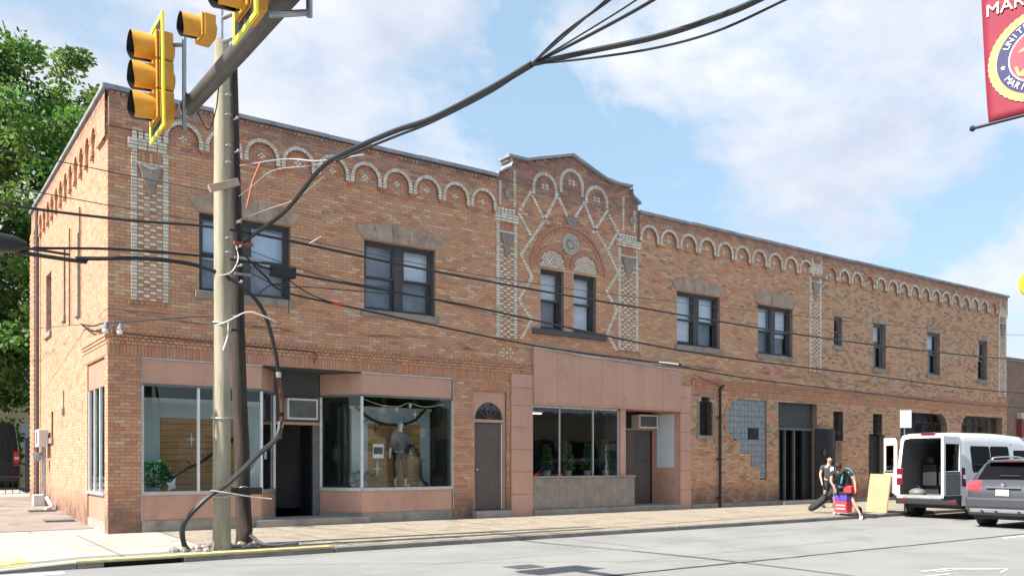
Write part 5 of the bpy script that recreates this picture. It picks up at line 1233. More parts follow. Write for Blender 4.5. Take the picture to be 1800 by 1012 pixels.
    if open_rear:
        mb = MB(); mb.loft([body_section(0, .60, 2.50, wf), ringsec(-.004, .90)], True, False, False); mb.build('rear_frame', body, t, smooth=False)
        mb = MB(); mb.loft([ringsec(-.003, .90), ringsec(.5, .89), ringsec(3.6, .87)], True, False, True); mb.build('cargo_lining', mat('van_lining', (.13, .13, .135), .8), t)
        mb = MB(); mb.box(-.06, .0, -.78, .78, .605, .70); mb.build('step_plate', 'alu', t); mb = MB(); mb.box(.05, 3.4, -.82, .82, .60, .62); mb.build('cargo_floor', 'plastic', t)
        for sx, rows in ((1.1, (-.5, .0, .5)), (2.2, (-.5, .5))):
            for y in rows:
                s_ = MB(); s_.box(sx, sx + .45, y - .22, y + .22, .62, 1.0); s_.box(sx - .12, sx + .02, y - .22, y + .22, .95, 1.62); s_.box(sx - .1, sx, y - .12, y + .12, 1.65, 1.85); s_.build('seat', 'plastic', t, bevel=.03)
        def rdoor(hy, ang, sg):
            d = bpy.data.objects.new('rear_door', None); COL.objects.link(d); d.parent = t; d.location = (-.02, hy, 0); d.rotation_euler = (0, 0, R(ang))
            # local: door panel along +x from the hinge, thickness in y
            W = .93
            P = [(0.02, .66), (W, .66), (W, 2.42), (.16, 2.40), (.05, 2.28)]
            m2 = MB()
            def pan(x0, x1, z0, z1): m2.box(x0, x1, -.035, .035, z0, z1)
            pan(.02, W, .66, 1.42); pan(.02, .14, 1.42, 2.20); pan(W - .12, W, 1.42, 2.20); m2.prism([(.02, 2.20), (W, 2.20), (W, 2.44), (.16, 2.42), (.05, 2.32)], -.035, .035, lambda u, v, w: (u, w, v))
            pn = m2.build('panel', body, d, bevel=.012)
            MB().box(.14, W - .12, -.012, .012, 1.42, 2.20).build('pane', 'carglass', d)
            sd = -sg
            MB().box(.10, W - .1, sd * .036 - .006 * 1, sd * .036 + .006, .74, 1.34).build('inner_trim', 'acgrille', d)
            MB().box(.55, .72, -sd * .05 - .012, -sd * .05 + .012, 1.16, 1.22).build('handle', 'plastic', d)
            MB().box(.03, W - .01, -.04, .04, .60, .72).build('lower_trim', 'plastic', d)
            MB().box(.14, W - .12, -.05, .05, 1.36, 1.41).build('window_rubber', 'plastic', d)
        rdoor(.99, 52, 1); rdoor(-.99, 176, -1)
    return t
vloc = (21.42, -6.05, -.16)
van('white passenger van with both rear doors open at the kerb', vloc)
def cargo(name, label, cat, loc): return thing(name, label, cat, loc)
c_ = cargo('duffel_bag', 'grey bag lying on the floor of the open white van', 'bag', (21.55, -5.65, .46)); mb = MB(); mb.ball((0, 0, .14), .2, 12, 8, sc=(1.1, 1.3, .7)); mb.build('bag_body', 'acgrille', c_, smooth=True); mb = MB(); mb.tube(crom([(-.05, -.15, .2), (0, 0, .34), (.05, .15, .2)], 4), .015, 6); mb.build('strap', 'black', c_)
def suv(label, loc, body='cargrey', name='car', lit=True, rz=0, group=None):
    t = thing(name, label, 'car', loc, group, rz)
    ztop = [(0, .78), (.05, .98), (.12, 1.12), (.20, 1.18), (.62, 1.66), (.78, 1.72), (1.6, 1.77), (2.6, 1.76), (3.1, 1.68), (3.75, 1.20), (3.95, 1.12), (4.6, 1.04), (4.9, .9), (5.0, .72)]
    def wf(x, z):
        w = .955 + .02 * math.sin(min(1, max(0, (z - .3) / .7)) * math.pi)
        if z > 1.10: w -= (z - 1.10) * .36
        return w - max(0, .25 - x) * .35 * (1 if z < 2 else 0) - max(0, x - 4.4) * .35
    xs = [0, .05, .12, .20, .34, .48, .62, .78, 1.1, 1.6, 2.1, 2.6, 3.1, 3.4, 3.75, 3.95, 4.3, 4.6, 4.8, 4.9, 5.0]
    secs = [body_section(x, .32 if x > .1 else .40, lerp_tab(ztop, x), wf, rtop=.10) for x in xs]
    mb = MB(); mb.loft(secs, True, True, True); mb.build('body', body, t, smooth=True)
    def top(y0, y1, x0, x1, nm, m, off=.006, n=6, par=None, tap=0):
        mb = MB(); mb.loft([[(x, y * (1 - tap * k / n), lerp_tab(ztop, x) + off - .012 * (abs(y) / 1.0)) for y in [y0 + (y1 - y0) * j / 6 for j in range(7)]] for k, x in [(k, x0 + (x1 - x0) * k / n) for k in range(n + 1)]], False, False, False)
        return mb.build(nm, m, par or t, smooth=True)
    top(-.74, .74, .235, .60, 'rear_window', 'carglass', .022, tap=.10); top(-.70, .70, 3.15, 3.70, 'windscreen', 'carglass', .02)
    mb = MB(); mb.box(.50, .86, -.62, .62, 1.675, 1.735); mb.build('roof_spoiler', body, t, bevel=.02); MB().box(.487, .498, -.2, .2, 1.69, 1.72).build('high_brake_lamp', 'taildull', t)
    mb = MB(); mb.obox((.29, -.05, 1.325), (0, 1, 0), (.66, 0, .75), (-.75, 0, .66), .5, .03, .03); mb.build('rear_wiper', 'black', t)
    for y in (-1, 1):
        mb = MB(); mb.tube(crom([(.85, y * .66, 1.73), (1.0, y * .66, 1.80), (2.2, y * .66, 1.82), (2.9, y * .66, 1.74)], 5), .022, 6); mb.build('roof_rail', 'alu', t, smooth=True)
        for x0, x1 in ((.75, 1.35), (1.45, 2.25), (2.35, 3.15)):
            mb = MB(); mb.prism([(x0, 1.16), (x1, 1.16), (x1 - (.12 if x1 > 3 else .0), 1.58), (x0 + (.1 if x0 < .8 else 0), 1.58)], 0, 1, lambda u, v, w: (u, y * (wf(u, v) + .004 - .02 * (1 - w)), v)); mb.build('side_window', 'carglass', t)
        mb = MB(); mb.prism([(-.012, .98), (-.0, 1.12), (.20, 1.20), (.36, 1.15), (.30, 1.02), (.05, .94)], .60, .90, lambda u, v, w: (u + .05 * ((w - .6) / .3), y * (w + .005), v)); mb.build('tail_lamp', 'tail' if lit else 'taildull', t, bevel=.02)
        mb = MB(); mb.box(-.02, .02, y * .72 - .1, y * .72 + .1, .58, .64); mb.build('reflector', 'taildull', t)
        mb = MB(); mb.obox((3.4, y * 1.02, 1.15), (1, 0, 0), (0, 1, 0), (0, 0, 1), .12, .2, .16); mb.build('wing_mirror', body, t, bevel=.03)
        for x in (.98, 3.95):
            mb = MB(); mb.tube([(x, y * .72, .40), (x, y * .968, .40)], .43, 24); mb.build('wheel_arch', 'plastic', t); wheel(t, x, y * .86, .365, .24)
    mb = MB(); mb.box(-.10, .12, -.90, .90, .44, .78); mb.build('rear_bumper', body, t, bevel=.05)
    mb = MB(); mb.box(-.125, .0, -.78, .78, .40, .50); mb.build('skid_plate', 'chrome', t, bevel=.03)
    mb = MB(); mb.box(-.112, -.09, -.84, .84, .52, .56); mb.build('bumper_strip', 'plastic', t)
    for y in (-.45, .1, .45): mb = MB(); mb.tube([(-.13, y, .42), (-.05, y, .42)], .045, 10); mb.build('exhaust_trim', 'plastic', t)
    mb = MB(); mb.box(-.015, .035, -.42, .42, 1.02, 1.055); mb.build('chrome_strip', 'chrome', t, bevel=.008)
    mb = MB(); mb.box(-.022, .0, -.16, .16, .83, .985); mb.build('licence_plate', 'acwhite', t)
    mb = MB(); mb.tube([(-.01, 0, 1.105), (.06, 0, 1.11)], .05, 14); mb.build('badge', 'chrome', t)
    mb = MB(); mb.box(.2, 4.8, -.78, .78, .22, .34); mb.build('underbody', 'plastic', t)
    return t
suv('dark grey sport utility car with lit tail lamps driving past the white van', (19.05, -9.28, -.16))

# ------------------------------------------------------------------ figures
def skin_obj(name, verts, edges, radii, m, parent, sub=1, root=0, loc=(0, 0, 0)):
    me = bpy.data.meshes.new(name); me.from_pydata([tuple(v) for v in verts], edges, []); me.materials.append(M[m])
    o = bpy.data.objects.new(name, me); COL.objects.link(o); o.parent = parent
    k = o.modifiers.new('skin', 'SKIN'); k.use_smooth_shade = True; k.branch_smoothing = .4
    sv = me.skin_vertices[0].data
    for i, r_ in enumerate(radii): sv[i].radius = (r_, r_) if not isinstance(r_, tuple) else r_
    sv[root].use_root = True
    s_ = o.modifiers.new('sub', 'SUBSURF'); s_.levels = sub; s_.render_levels = sub + 0
    return o
def figure(t, J, skin='skin', shirt=None, short=None, shoe='shoe', hair=None, sleeve=.55, leg=.9, bald=False, S=1.0, long_shorts=1.0):
    """J: dict of joints in the thing's space"""
    V, E, Rr = [], [], []
    def add(p, r_, link=None):
        V.append(Vector(p)); Rr.append(r_ * S if not isinstance(r_, tuple) else (r_[0] * S, r_[1] * S))
        if link is not None: E.append((link, len(V) - 1))
        return len(V) - 1
    g = {k: Vector(v) for k, v in J.items()}
    pel = add(g['pelvis'], (.15, .12)); ab = add(g['pelvis'].lerp(g['chest'], .5), (.135, .105), pel); ch = add(g['chest'], (.16, .115), ab)
    nk = add(g['chest'].lerp(g['neck'], .75), .075, ch); n2 = add(g['neck'], .055, nk); hd = g['head'] - g['neck']
    h1 = add(g['neck'] + hd * .45, .075, n2); h2 = add(g['head'], .092, h1); h3 = add(g['head'] + hd.normalized() * .075, .072, h2)
    nose = add(g['head'] + Vector(g['face']) * .105 - hd.normalized() * .03, .016, h2)
    for s_ in ('l', 'r'):
        sh = add(g['sho_' + s_], .062, ch); el = add(g['elb_' + s_], .043, sh); wr = add(g['wri_' + s_], .029, el)
        d = (g['wri_' + s_] - g['elb_' + s_]).normalized(); palm = add(g['wri_' + s_] + d * .055, (.038, .018), wr)
        side = d.cross(Vector(g['face'])).normalized() if d.cross(Vector(g['face'])).length > .1 else Vector((0, 1, 0))
        up = Vector(g['face'])
        for f in range(4):
            b0 = g['wri_' + s_] + d * .10 + up * (.024 - .016 * f); f1 = add(b0, .010, palm); add(b0 + d * (.035 - .005 * abs(f - 1.3)) + side * .012, .009, f1)
        th = add(g['wri_' + s_] + d * .05 + up * .04, .011, palm); add(g['wri_' + s_] + d * .085 + up * .052, .009, th)
        hp = add(g['hip_' + s_], .092, pel); kn = add(g['kne_' + s_], .060, hp); ca_ = add(g['kne_' + s_].lerp(g['ank_' + s_], .35), .056, kn); an = add(g['ank_' + s_], .036, ca_)
        fd = Vector(g['foot_' + s_]); hl = add(g['ank_' + s_] - fd * .03 - Vector((0, 0, .055)), .036, an); add(g['ank_' + s_] + fd * .15 - Vector((0, 0, .062)), .032, hl)
    b = skin_obj('body', V, E, Rr, skin, t, 1)
    if shirt:
        V, E, Rr = [], [], []
        p0 = add(g['pelvis'] - (g['chest'] - g['pelvis']) * .42, (.185, .165)); p1 = add(g['pelvis'].lerp(g['chest'], .45), (.185, .16), p0); p2 = add(g['chest'], (.20, .155), p1); p3 = add(g['chest'].lerp(g['neck'], .80), (.115, .10), p2)
        for s_ in ('l', 'r'): a = add(g['sho_' + s_], .092, p2); add(g['sho_' + s_].lerp(g['elb_' + s_], sleeve), .066, a)
        skin_obj('shirt', V, E, Rr, shirt, t, 1)
    if short:
        V, E, Rr = [], [], []
        p0 = add(g['pelvis'] + Vector((0, 0, .06)), (.165, .135))
        for s_ in ('l', 'r'): a = add(g['hip_' + s_], .108, p0); b_ = add(g['hip_' + s_].lerp(g['kne_' + s_], leg), .085 if leg <= 1 else .072, a); (add(g['kne_' + s_].lerp(g['ank_' + s_], .75), .05, b_) if long_shorts > 1 else None)
        skin_obj('shorts' if long_shorts <= 1 else 'leggings', V, E, Rr, short, t, 1)
    for s_ in ('l', 'r'):
        if shoe:
            fd = Vector(g['foot_' + s_]).normalized(); a = g['ank_' + s_]; mb = MB(); sd = Vector((-fd.y, fd.x, 0))
            mb.loft([[a + fd * x + sd * (w * c) + Vector((0, 0, -.095 + h * (1 if s__ > 0 else 0))) for c, s__ in ((-1, -1), (1, -1), (1, 1), (.4, 1.0), (-.4, 1.0), (-1, 1))] for x, w, h in ((-.075, .03, .07), (-.03, .045, .10), (.06, .048, .08), (.15, .05, .05), (.20, .03, .035))], True)
            mb.build('shoe', shoe, t, smooth=True, bevel=.012)
    hn = hd.normalized(); fc = Vector(J['face']).normalized(); sd = hn.cross(fc).normalized()
    for s_ in (-1, 1):
        mb = MB(); mb.ball(g['head'] + fc * .086 + sd * s_ * .034 + hn * .0, .012, 8, 5); mb.build('eye', 'black' if skin != 'mannequin' else 'mannequin', t)
        mb = MB(); mb.ball(g['head'] + sd * s_ * .084 - hn * .01, .024, 8, 5, sc=(.5, .5, 1)); mb.build('ear', skin, t, smooth=True)
    if skin != 'mannequin': mb = MB(); mb.obox(g['head'] + fc * .084 - hn * .062, sd, fc, hn, .045, .01, .01); mb.build('mouth', 'red', t)
    if hair:
        mb = MB(); mb.ball(g['head'] - fc * .018 + hn * .045, .108, 14, 9, sc=(1, 1, .92)); mb.build('hair', hair, t, smooth=True)
        mb = MB(); mb.ball(g['head'] + fc * .045 - hn * .085, .062, 10, 7); mb.build('beard', hair, t, smooth=True)
    return b
# man in dark shirt and shorts, stepping out towards the left, looking towards the camera side
p1 = thing('person', 'bald person in dark T-shirt and black shorts stepping forward beside the dark doors', 'person', (22.40, -2.0, -.02), 'people unloading the van')
figure(p1, dict(pelvis=(0, 0, .96), chest=(-.04, -.03, 1.32), neck=(-.06, -.05, 1.50), head=(-.09, -.10, 1.64), face=(-.55, -.80, -.15), sho_l=(-.20, .10, 1.40), elb_l=(-.30, .12, 1.12), wri_l=(-.36, .02, .88),
    sho_r=(.12, -.16, 1.40), elb_r=(.20, -.24, 1.12), wri_r=(.14, -.34, .90), hip_l=(-.08, .05, .90), kne_l=(-.22, -.02, .50), ank_l=(-.26, .02, .09), foot_l=(-.7, -.7, 0),
    hip_r=(.09, -.06, .90), kne_r=(.10, -.12, .50), ank_r=(.26, -.05, .10), foot_r=(-.6, -.75, 0)), 'skin', 'shirtgrey', 'shorts', 'shoe', None)
mb = MB(); mb.obox((-.10, -.20, 1.30), (.8, -.6, 0), (.6, .8, 0), (0, 0, 1), .11, .012, .15); mb.build('shirt_print', 'text', p1)
# bearded man bending over the hand truck
p2 = thing('person', 'bearded dark-haired person in teal-striped shirt bending over the red load on a hand truck', 'person', (19.27, -4.50, -.06), 'people unloading the van')
figure(p2, dict(pelvis=(.22, .10, .88), chest=(-.02, -.06, 1.24), neck=(-.20, -.14, 1.37), head=(-.34, -.20, 1.45), face=(-.72, -.45, -.5), sho_l=(-.12, .14, 1.28), elb_l=(-.28, .10, 1.02), wri_l=(-.30, -.05, .80),
    sho_r=(.10, -.26, 1.30), elb_r=(.14, -.42, 1.02), wri_r=(.02, -.52, .78), hip_l=(.12, .17, .84), kne_l=(-.02, .12, .46), ank_l=(.10, .20, .09), foot_l=(-.8, -.5, 0),
    hip_r=(.28, -.02, .84), kne_r=(.14, -.36, .44), ank_r=(.12, -.64, .0), foot_r=(-.8, -.5, 0)), 'skin2', 'shirtblack', 'shortsgrey', 'shoewhite', 'hair')
for k_, (a, b) in enumerate((((-.13, -.33, 1.32), (.18, -.40, 1.02)), )): mb = MB(); mb.tube(crom([(.0, -.20, 1.41), (.10, -.30, 1.36), (.17, -.36, 1.20), (.19, -.40, 1.10)], 4), .018, 6); mb.build('shirt_stripe', 'teal', p2, smooth=True)
mb = MB(); mb.tube(crom([(-.12, -.19, 1.22), (-.16, -.2, 1.1), (-.08, -.12, .95)], 4), [.03] * 9, 6); mb.build('shirt_print', 'teal', p2, smooth=True)
# black instrument bag slung between them
bg = thing('long_black_bag', 'long limp black bag held low between the two people', 'bag', (19.75, -3.7, 0))
mb = MB(); mb.tube(crom([(.35, -.35, .95), (.20, -.25, .72), (.0, .0, .42), (-.25, .25, .14), (-.35, .35, .06)], 4), [.05, .07, .09, .11, .12, .12, .12, .12, .12, .12, .12, .12, .11, .10, .09, .07, .05], 8); mb.build('bag_body', 'shorts', bg, smooth=True); mb = MB(); mb.tube(crom([(.3, -.3, .9), (.1, -.2, .8), (-.1, .1, .5)], 4), .014, 5); mb.build('strap', 'black', bg)
# backpack-like black case and the hand truck
bk = thing('black_case', 'tall black instrument case standing behind the bending person', 'case', (19.98, -4.2, -.05))
mb = MB(); mb.box(-.16, .18, -.18, .18, 0, 1.28); mb.build('case_body', 'shorts', bk, bevel=.09); MB().box(-.05, .05, -.2, -.18, .7, .8).build('handle', 'black', bk)
ht = thing('hand_truck', 'folding hand truck with black wheels carrying the red and purple load', 'hand truck', (19.45, -4.62, -.06))
for y in (-.2, .2): mb = MB(); mb.tube([(.12, y, .10), (.22, y, .6), (.30, y, 1.08)], .014, 6); mb.build('upright', 'red', ht)
for z in (.3, .6, .9): mb = MB(); x = .12 + z * .18; mb.tube([(x, -.2, z), (x, .2, z)], .011, 6); mb.build('crossbar', 'red', ht)
mb = MB(); mb.box(-.32, .12, -.25, .25, .07, .09); mb.build('toe_plate', 'alu', ht)
for y in (-.29, .29): mb = MB(); mb.tube([(.2, y - .02, .13), (.2, y + .02, .13)], .13, 18); mb.build('wheel', 'tyre', ht)
rc = thing('red_case', 'red plastic case on the toe plate of the hand truck', 'case', (19.32, -4.62, .03)); MB().box(-.17, .14, -.19, .19, 0, .34).build('case_body', 'redbox', rc, bevel=.02)
for z in (.10, .2): MB().box(-.177, -.168, -.15, .15, z, z + .035).build('rib', 'clearlamp', rc)
pc = thing('purple_crate', 'purple crate stacked on top of the red case', 'crate', (19.32, -4.62, .375)); MB().box(-.18, .15, -.21, .21, 0, .17).build('crate_body', 'purple', pc, bevel=.015); MB().box(-.19, .16, -.22, .22, .172, .22).build('crate_lid', 'black', pc, bevel=.01)
rj = thing('red_jug', 'small red container standing on the black lid of the purple crate', 'container', (19.42, -4.74, .60)); mb = MB(); mb.box(-.12, .1, -.12, .12, 0, .22); mb.build('container_body', 'redbox', rj, bevel=.03); mb = MB(); mb.tube([(-.02, 0, .22), (-.02, 0, .27)], .035, 8); mb.build('cap', 'red', rj)
# tan board leaning at the open van door
tb = thing('leaning_board', 'plain tan board leaning against the open rear door of the white van', 'board', (21.36, -4.42, -.05))
mb = MB(); mb.add([], []); A0, A1 = Vector((.16, .45, 0)), Vector((-.14, -.42, 0)); up = Vector((.22, -.02, 1.20)); nn = (A1 - A0).cross(up).normalized() * .022
P = [A0, A1, A1 + up, A0 + up]; mb.add([p + nn for p in P] + [p - nn for p in P], [(0, 1, 2, 3), (7, 6, 5, 4), (0, 4, 5, 1), (1, 5, 6, 2), (2, 6, 7, 3), (3, 7, 4, 0)]); mb.build('board_face', 'card', tb)
mb = MB(); c_ = A0.lerp(A1, .5) + up * .82; q = -nn.normalized() * .027 if nn.x > 0 else nn.normalized() * .027; mb.obox(c_ + q, (A1 - A0), nn, up, .12, .004, .09); mb.build('sticker', 'text', tb)

# ------------------------------------------------------------------ things in the shop windows
mq = thing('mannequin', 'white headed mannequin in grey knit top and dark leggings in the right shop bay', 'mannequin', (7.28, .62, .86))
figure(mq, dict(pelvis=(0, 0, .93), chest=(0, 0, 1.30), neck=(0, 0, 1.50), head=(0, -.01, 1.66), face=(0, -1, 0), sho_l=(-.19, 0, 1.40), elb_l=(-.27, .03, 1.12), wri_l=(-.31, -.02, .88), sho_r=(.19, 0, 1.40), elb_r=(.27, .03, 1.12), wri_r=(.31, -.02, .88),
    hip_l=(-.10, 0, .88), kne_l=(-.13, -.03, .48), ank_l=(-.15, 0, .10), foot_l=(-.2, -1, 0), hip_r=(.10, 0, .88), kne_r=(.13, -.05, .48), ank_r=(.16, 0, .10), foot_r=(.3, -1, 0)), 'mannequin', 'knit', 'legging', None, None, sleeve=1.55, leg=1.0, long_shorts=1.2)
def plant(name, label, cat, loc, h, rr, n, ls, col, pot=True, cone=False, group=None):
    t = thing(name, label, cat, loc, group)
    if pot: mb = MB(); mb.loft([[(r_ * math.cos(2 * math.pi * k / 14), r_ * math.sin(2 * math.pi * k / 14), z) for k in range(14)] for r_, z in ((.09, 0), (.12, .18), (.135, .2), (.12, .2), (.1, .17))], True, True, True); mb.build('pot', 'terracotta', t, smooth=True)
    mb = MB(); mb.tube([(0, 0, .15), (0, 0, h * .8)], .012, 5); mb.build('stem', 'bark', t)
    mb = MB(); z0 = .2 if pot else .05
    for i in range(n):
        z = z0 + (h - z0) * random.random() ** (.9 if cone else .7); r_ = rr * ((1 - (z - z0) / (h - z0)) * .85 + .15 if cone else math.sqrt(max(.05, 1 - ((z - z0) / (h - z0) * 2 - 1) ** 2))) * random.uniform(.5, 1)
        a = random.uniform(0, 6.283); c = Vector((r_ * math.cos(a), r_ * math.sin(a), z)); d = Vector((math.cos(a), math.sin(a), random.uniform(-.3, .9))).normalized(); s_ = d.cross(Vector((random.uniform(-1, 1), random.uniform(-1, 1), 1))).normalized()
        L = ls * random.uniform(.6, 1.2); k = random.uniform(.6, 1.5); mb.add([c, c + d * L * .5 + s_ * L * .2, c + d * L, c + d * L * .5 - s_ * L * .2], [(0, 1, 2, 3)], tuple(min(1, q * k) for q in col))
    mb.build('foliage', 'leafy', t, kind='stuff')
plant('potted_plant', 'bushy green plant at the left end of the left shop window', 'plant', (1.05, .55, .86), .62, .30, 420, .16, (.05, .16, .07), False)
plant('potted_plant', 'teal green plant low in the corner of the right shop bay', 'plant', (6.15, .5, .86), .38, .32, 260, .15, (.03, .22, .20), False)
for i, (x, h) in enumerate(((12.05, .95), (12.85, 1.05), (13.62, 1.02), (14.35, 1.15))):
    plant('potted_shrub', ('first small cone-shaped shrub from the left in the salmon shop window', 'second potted cone shrub from the left in the salmon shop window', 'third potted cone shrub from the left in the salmon shop window', 'tallest potted cone shrub beside the pink post in the salmon shop window')[i], 'shrub', (x, .40, 1.07), h, .20, 520, .09, (.08, .19, .08), True, True, 'potted shrubs in the salmon shop window')
def star4(label, loc, r_, m='text', ry=0, sq=.16):
    P = [(r_ * (1 if k % 2 == 0 else sq) * (1 if k % 4 != 0 or 1 else 1) * math.cos(R(45 * k)) * (.6 if k % 4 == 0 else 1), r_ * (1 if k % 2 == 0 else sq) * math.sin(R(45 * k))) for k in range(8)]
    mb = MB(); mb.prism(P, -.01, .01, lambda u, v, w: (u, w, v)); o = mb.build('star_ornament', m); o.location = loc; o.rotation_euler = (0, ry, 0); return tag(o, label, 'star ornament', 'stars decorating the shop windows')
star4('pale four-pointed star on the boards of the left shop bay', (2.0, 1.04, 2.05), .19); star4('white star lying low beside the plant in the left shop bay', (1.35, .25, 1.0), .20, ry=.5, sq=.35)
star4('white four-pointed star on the boards left of the mannequin', (6.75, .9, 1.35), .24); star4('dark four-pointed star high on the boards near the mannequin', (6.75, 1.02, 2.4), .15, 'greyboard')
star4('small star hanging on the string right of the mannequin head', (7.55, .3, 2.78), .13)
def garland(pts, label, r_=.03):
    mb = MB(); C = crom(pts, 6); mb.tube(C, r_, 6)
    for i in range(1, len(C) - 1, 2):
        for k in range(2): d = Vector((random.uniform(-1, 1), random.uniform(-.4, .4), random.uniform(-1, 1))).normalized(); mb.tube([C[i], C[i] + d * random.uniform(.08, .24)], [.012, .004], 4)
    return tag(mb.build('garland', 'black'), label, 'garland')
garland([(1.2, .85, .95), (1.7, .8, 1.3), (2.2, .8, 1.55), (2.7, .8, 1.95), (3.2, .8, 2.2)], 'black bare-branch garland rising across the left shop bay', .035)
garland([(6.05, .75, 2.95), (6.5, .7, 2.62), (7.1, .7, 2.5), (7.7, .7, 2.62), (8.1, .7, 2.95)], 'black garland swagged above the mannequin', .04)
garland([(8.05, .5, .9), (7.85, .5, 1.1), (7.8, .5, 1.6), (7.6, .5, 1.95), (7.35, .5, 1.8)], 'black arching garland right of the mannequin', .045)
mb = MB(); mb.tube(crom([(6.0, .2, 3.12), (6.5, .2, 2.98), (7.0, .2, 2.96), (7.3, .2, 3.06), (7.8, .2, 2.98), (8.4, .2, 3.08)], 6), .012, 5); sl_ = tag(mb.build('light_string', 'rope'), 'pale string of lights under the head of the right shop window', 'string lights')
for x, z in ((6.95, 2.88), (7.35, 3.0)): mb = MB(); mb.ball((x, .2, z), .05, 8, 6, sc=(.8, .8, 1.3)); mb.build('bulb', 'text', sl_)
pt_ = thing('window_notice', 'small printed notice stuck inside the glass left of the mannequin', 'notice', (6.35, .06, 1.62)); MB().box(-.15, .15, 0, .006, 0, .36).build('sheet', 'text', pt_); MB().box(-.13, .13, -.003, -.001, .10, .28).build('picture', 'greyboard', pt_)
pt_ = thing('window_notice', 'pale notice inside the angled glass left of the dark shop entry', 'notice', (3.55, .42, 1.55)); mb = MB(); mb.obox((0, 0, .2), (.67, .96, 0), (-.96, .67, 0), (0, 0, 1), .2, .006, .32); mb.build('sheet', 'text', pt_)
# ------------------------------------------------------------------ side street clutter
ub = thing('utility_meter', 'white electric meter box with grey conduits on the side wall', 'meter box', (-.02, 8.3, 0))
MB().box(-.30, -.05, -.45, .25, 1.95, 2.45).build('box', 'acwhite', ub, bevel=.02); MB().box(-.31, -.302, -.3, .0, 2.05, 2.38).build('dark_window', 'framegrey', ub)
mb = MB(); mb.tube([(-.18, -.2, 1.62), (-.3, -.2, 1.72), (-.3, -.2, 1.8)], .12, 10); mb.build('round_meter', 'galv', ub, smooth=True)
for y in (-.3, .1): mb = MB(); mb.tube([(-.12, y, .25), (-.12, y, 1.95)], .035, 8); mb.build('conduit', 'galv', ub, smooth=True)
mb = MB(); mb.box(-.4, -.05, -.25, .05, .28, .6); mb.build('lower_box', 'acwhite', ub, bevel=.02)
dw = MB(); dw.tube([(-.10, 9.9, .35), (-.10, 9.9, 9.2)], .06, 10); tag(dw.build('downpipe', 'arm', None, smooth=True), 'rusty downpipe at the rear end of the orange side wall', 'downpipe')
for y, z in ((2.7, 4.4), (1.7, 4.35)): mb = MB(); mb.tube([(-.02, y, 3.9), (-.02, y, 8.0 if y > 2 else 7.4)], .02, 6)
for yy, zt in ((4.45, 7.4), (3.02, 7.6)): mb = MB(); mb.tube([(-.05, yy, 4.95), (-.05, yy, zt)], .022, 6); tag(mb.build('wall_conduit', 'arm', None, smooth=True), ('thin dark conduit running up the side wall beside the narrow window' if yy > 4 else 'second dark conduit up the side wall nearer the corner'), 'conduit')
for y in (3.2, 6.1): tag(MB().box(-.75, -.12, y, y + .5, gz(y) + .0, gz(y) + .055).build('floor_grate', 'acgrille'), 'rusty pavement grate by the side wall nearer the %s' % ('corner' if y < 4 else 'meter box'), 'grate')
mb = MB(); mb.tube(crom([(-.1, 6.9, .3), (-.25, 6.8, .55), (-.18, 6.5, .32), (-.35, 6.3, .26)], 5), .045, 8); tag(mb.build('vent_pipe', 'acwhite', None, smooth=True), 'short white bent pipe at the foot of the side wall', 'pipe')

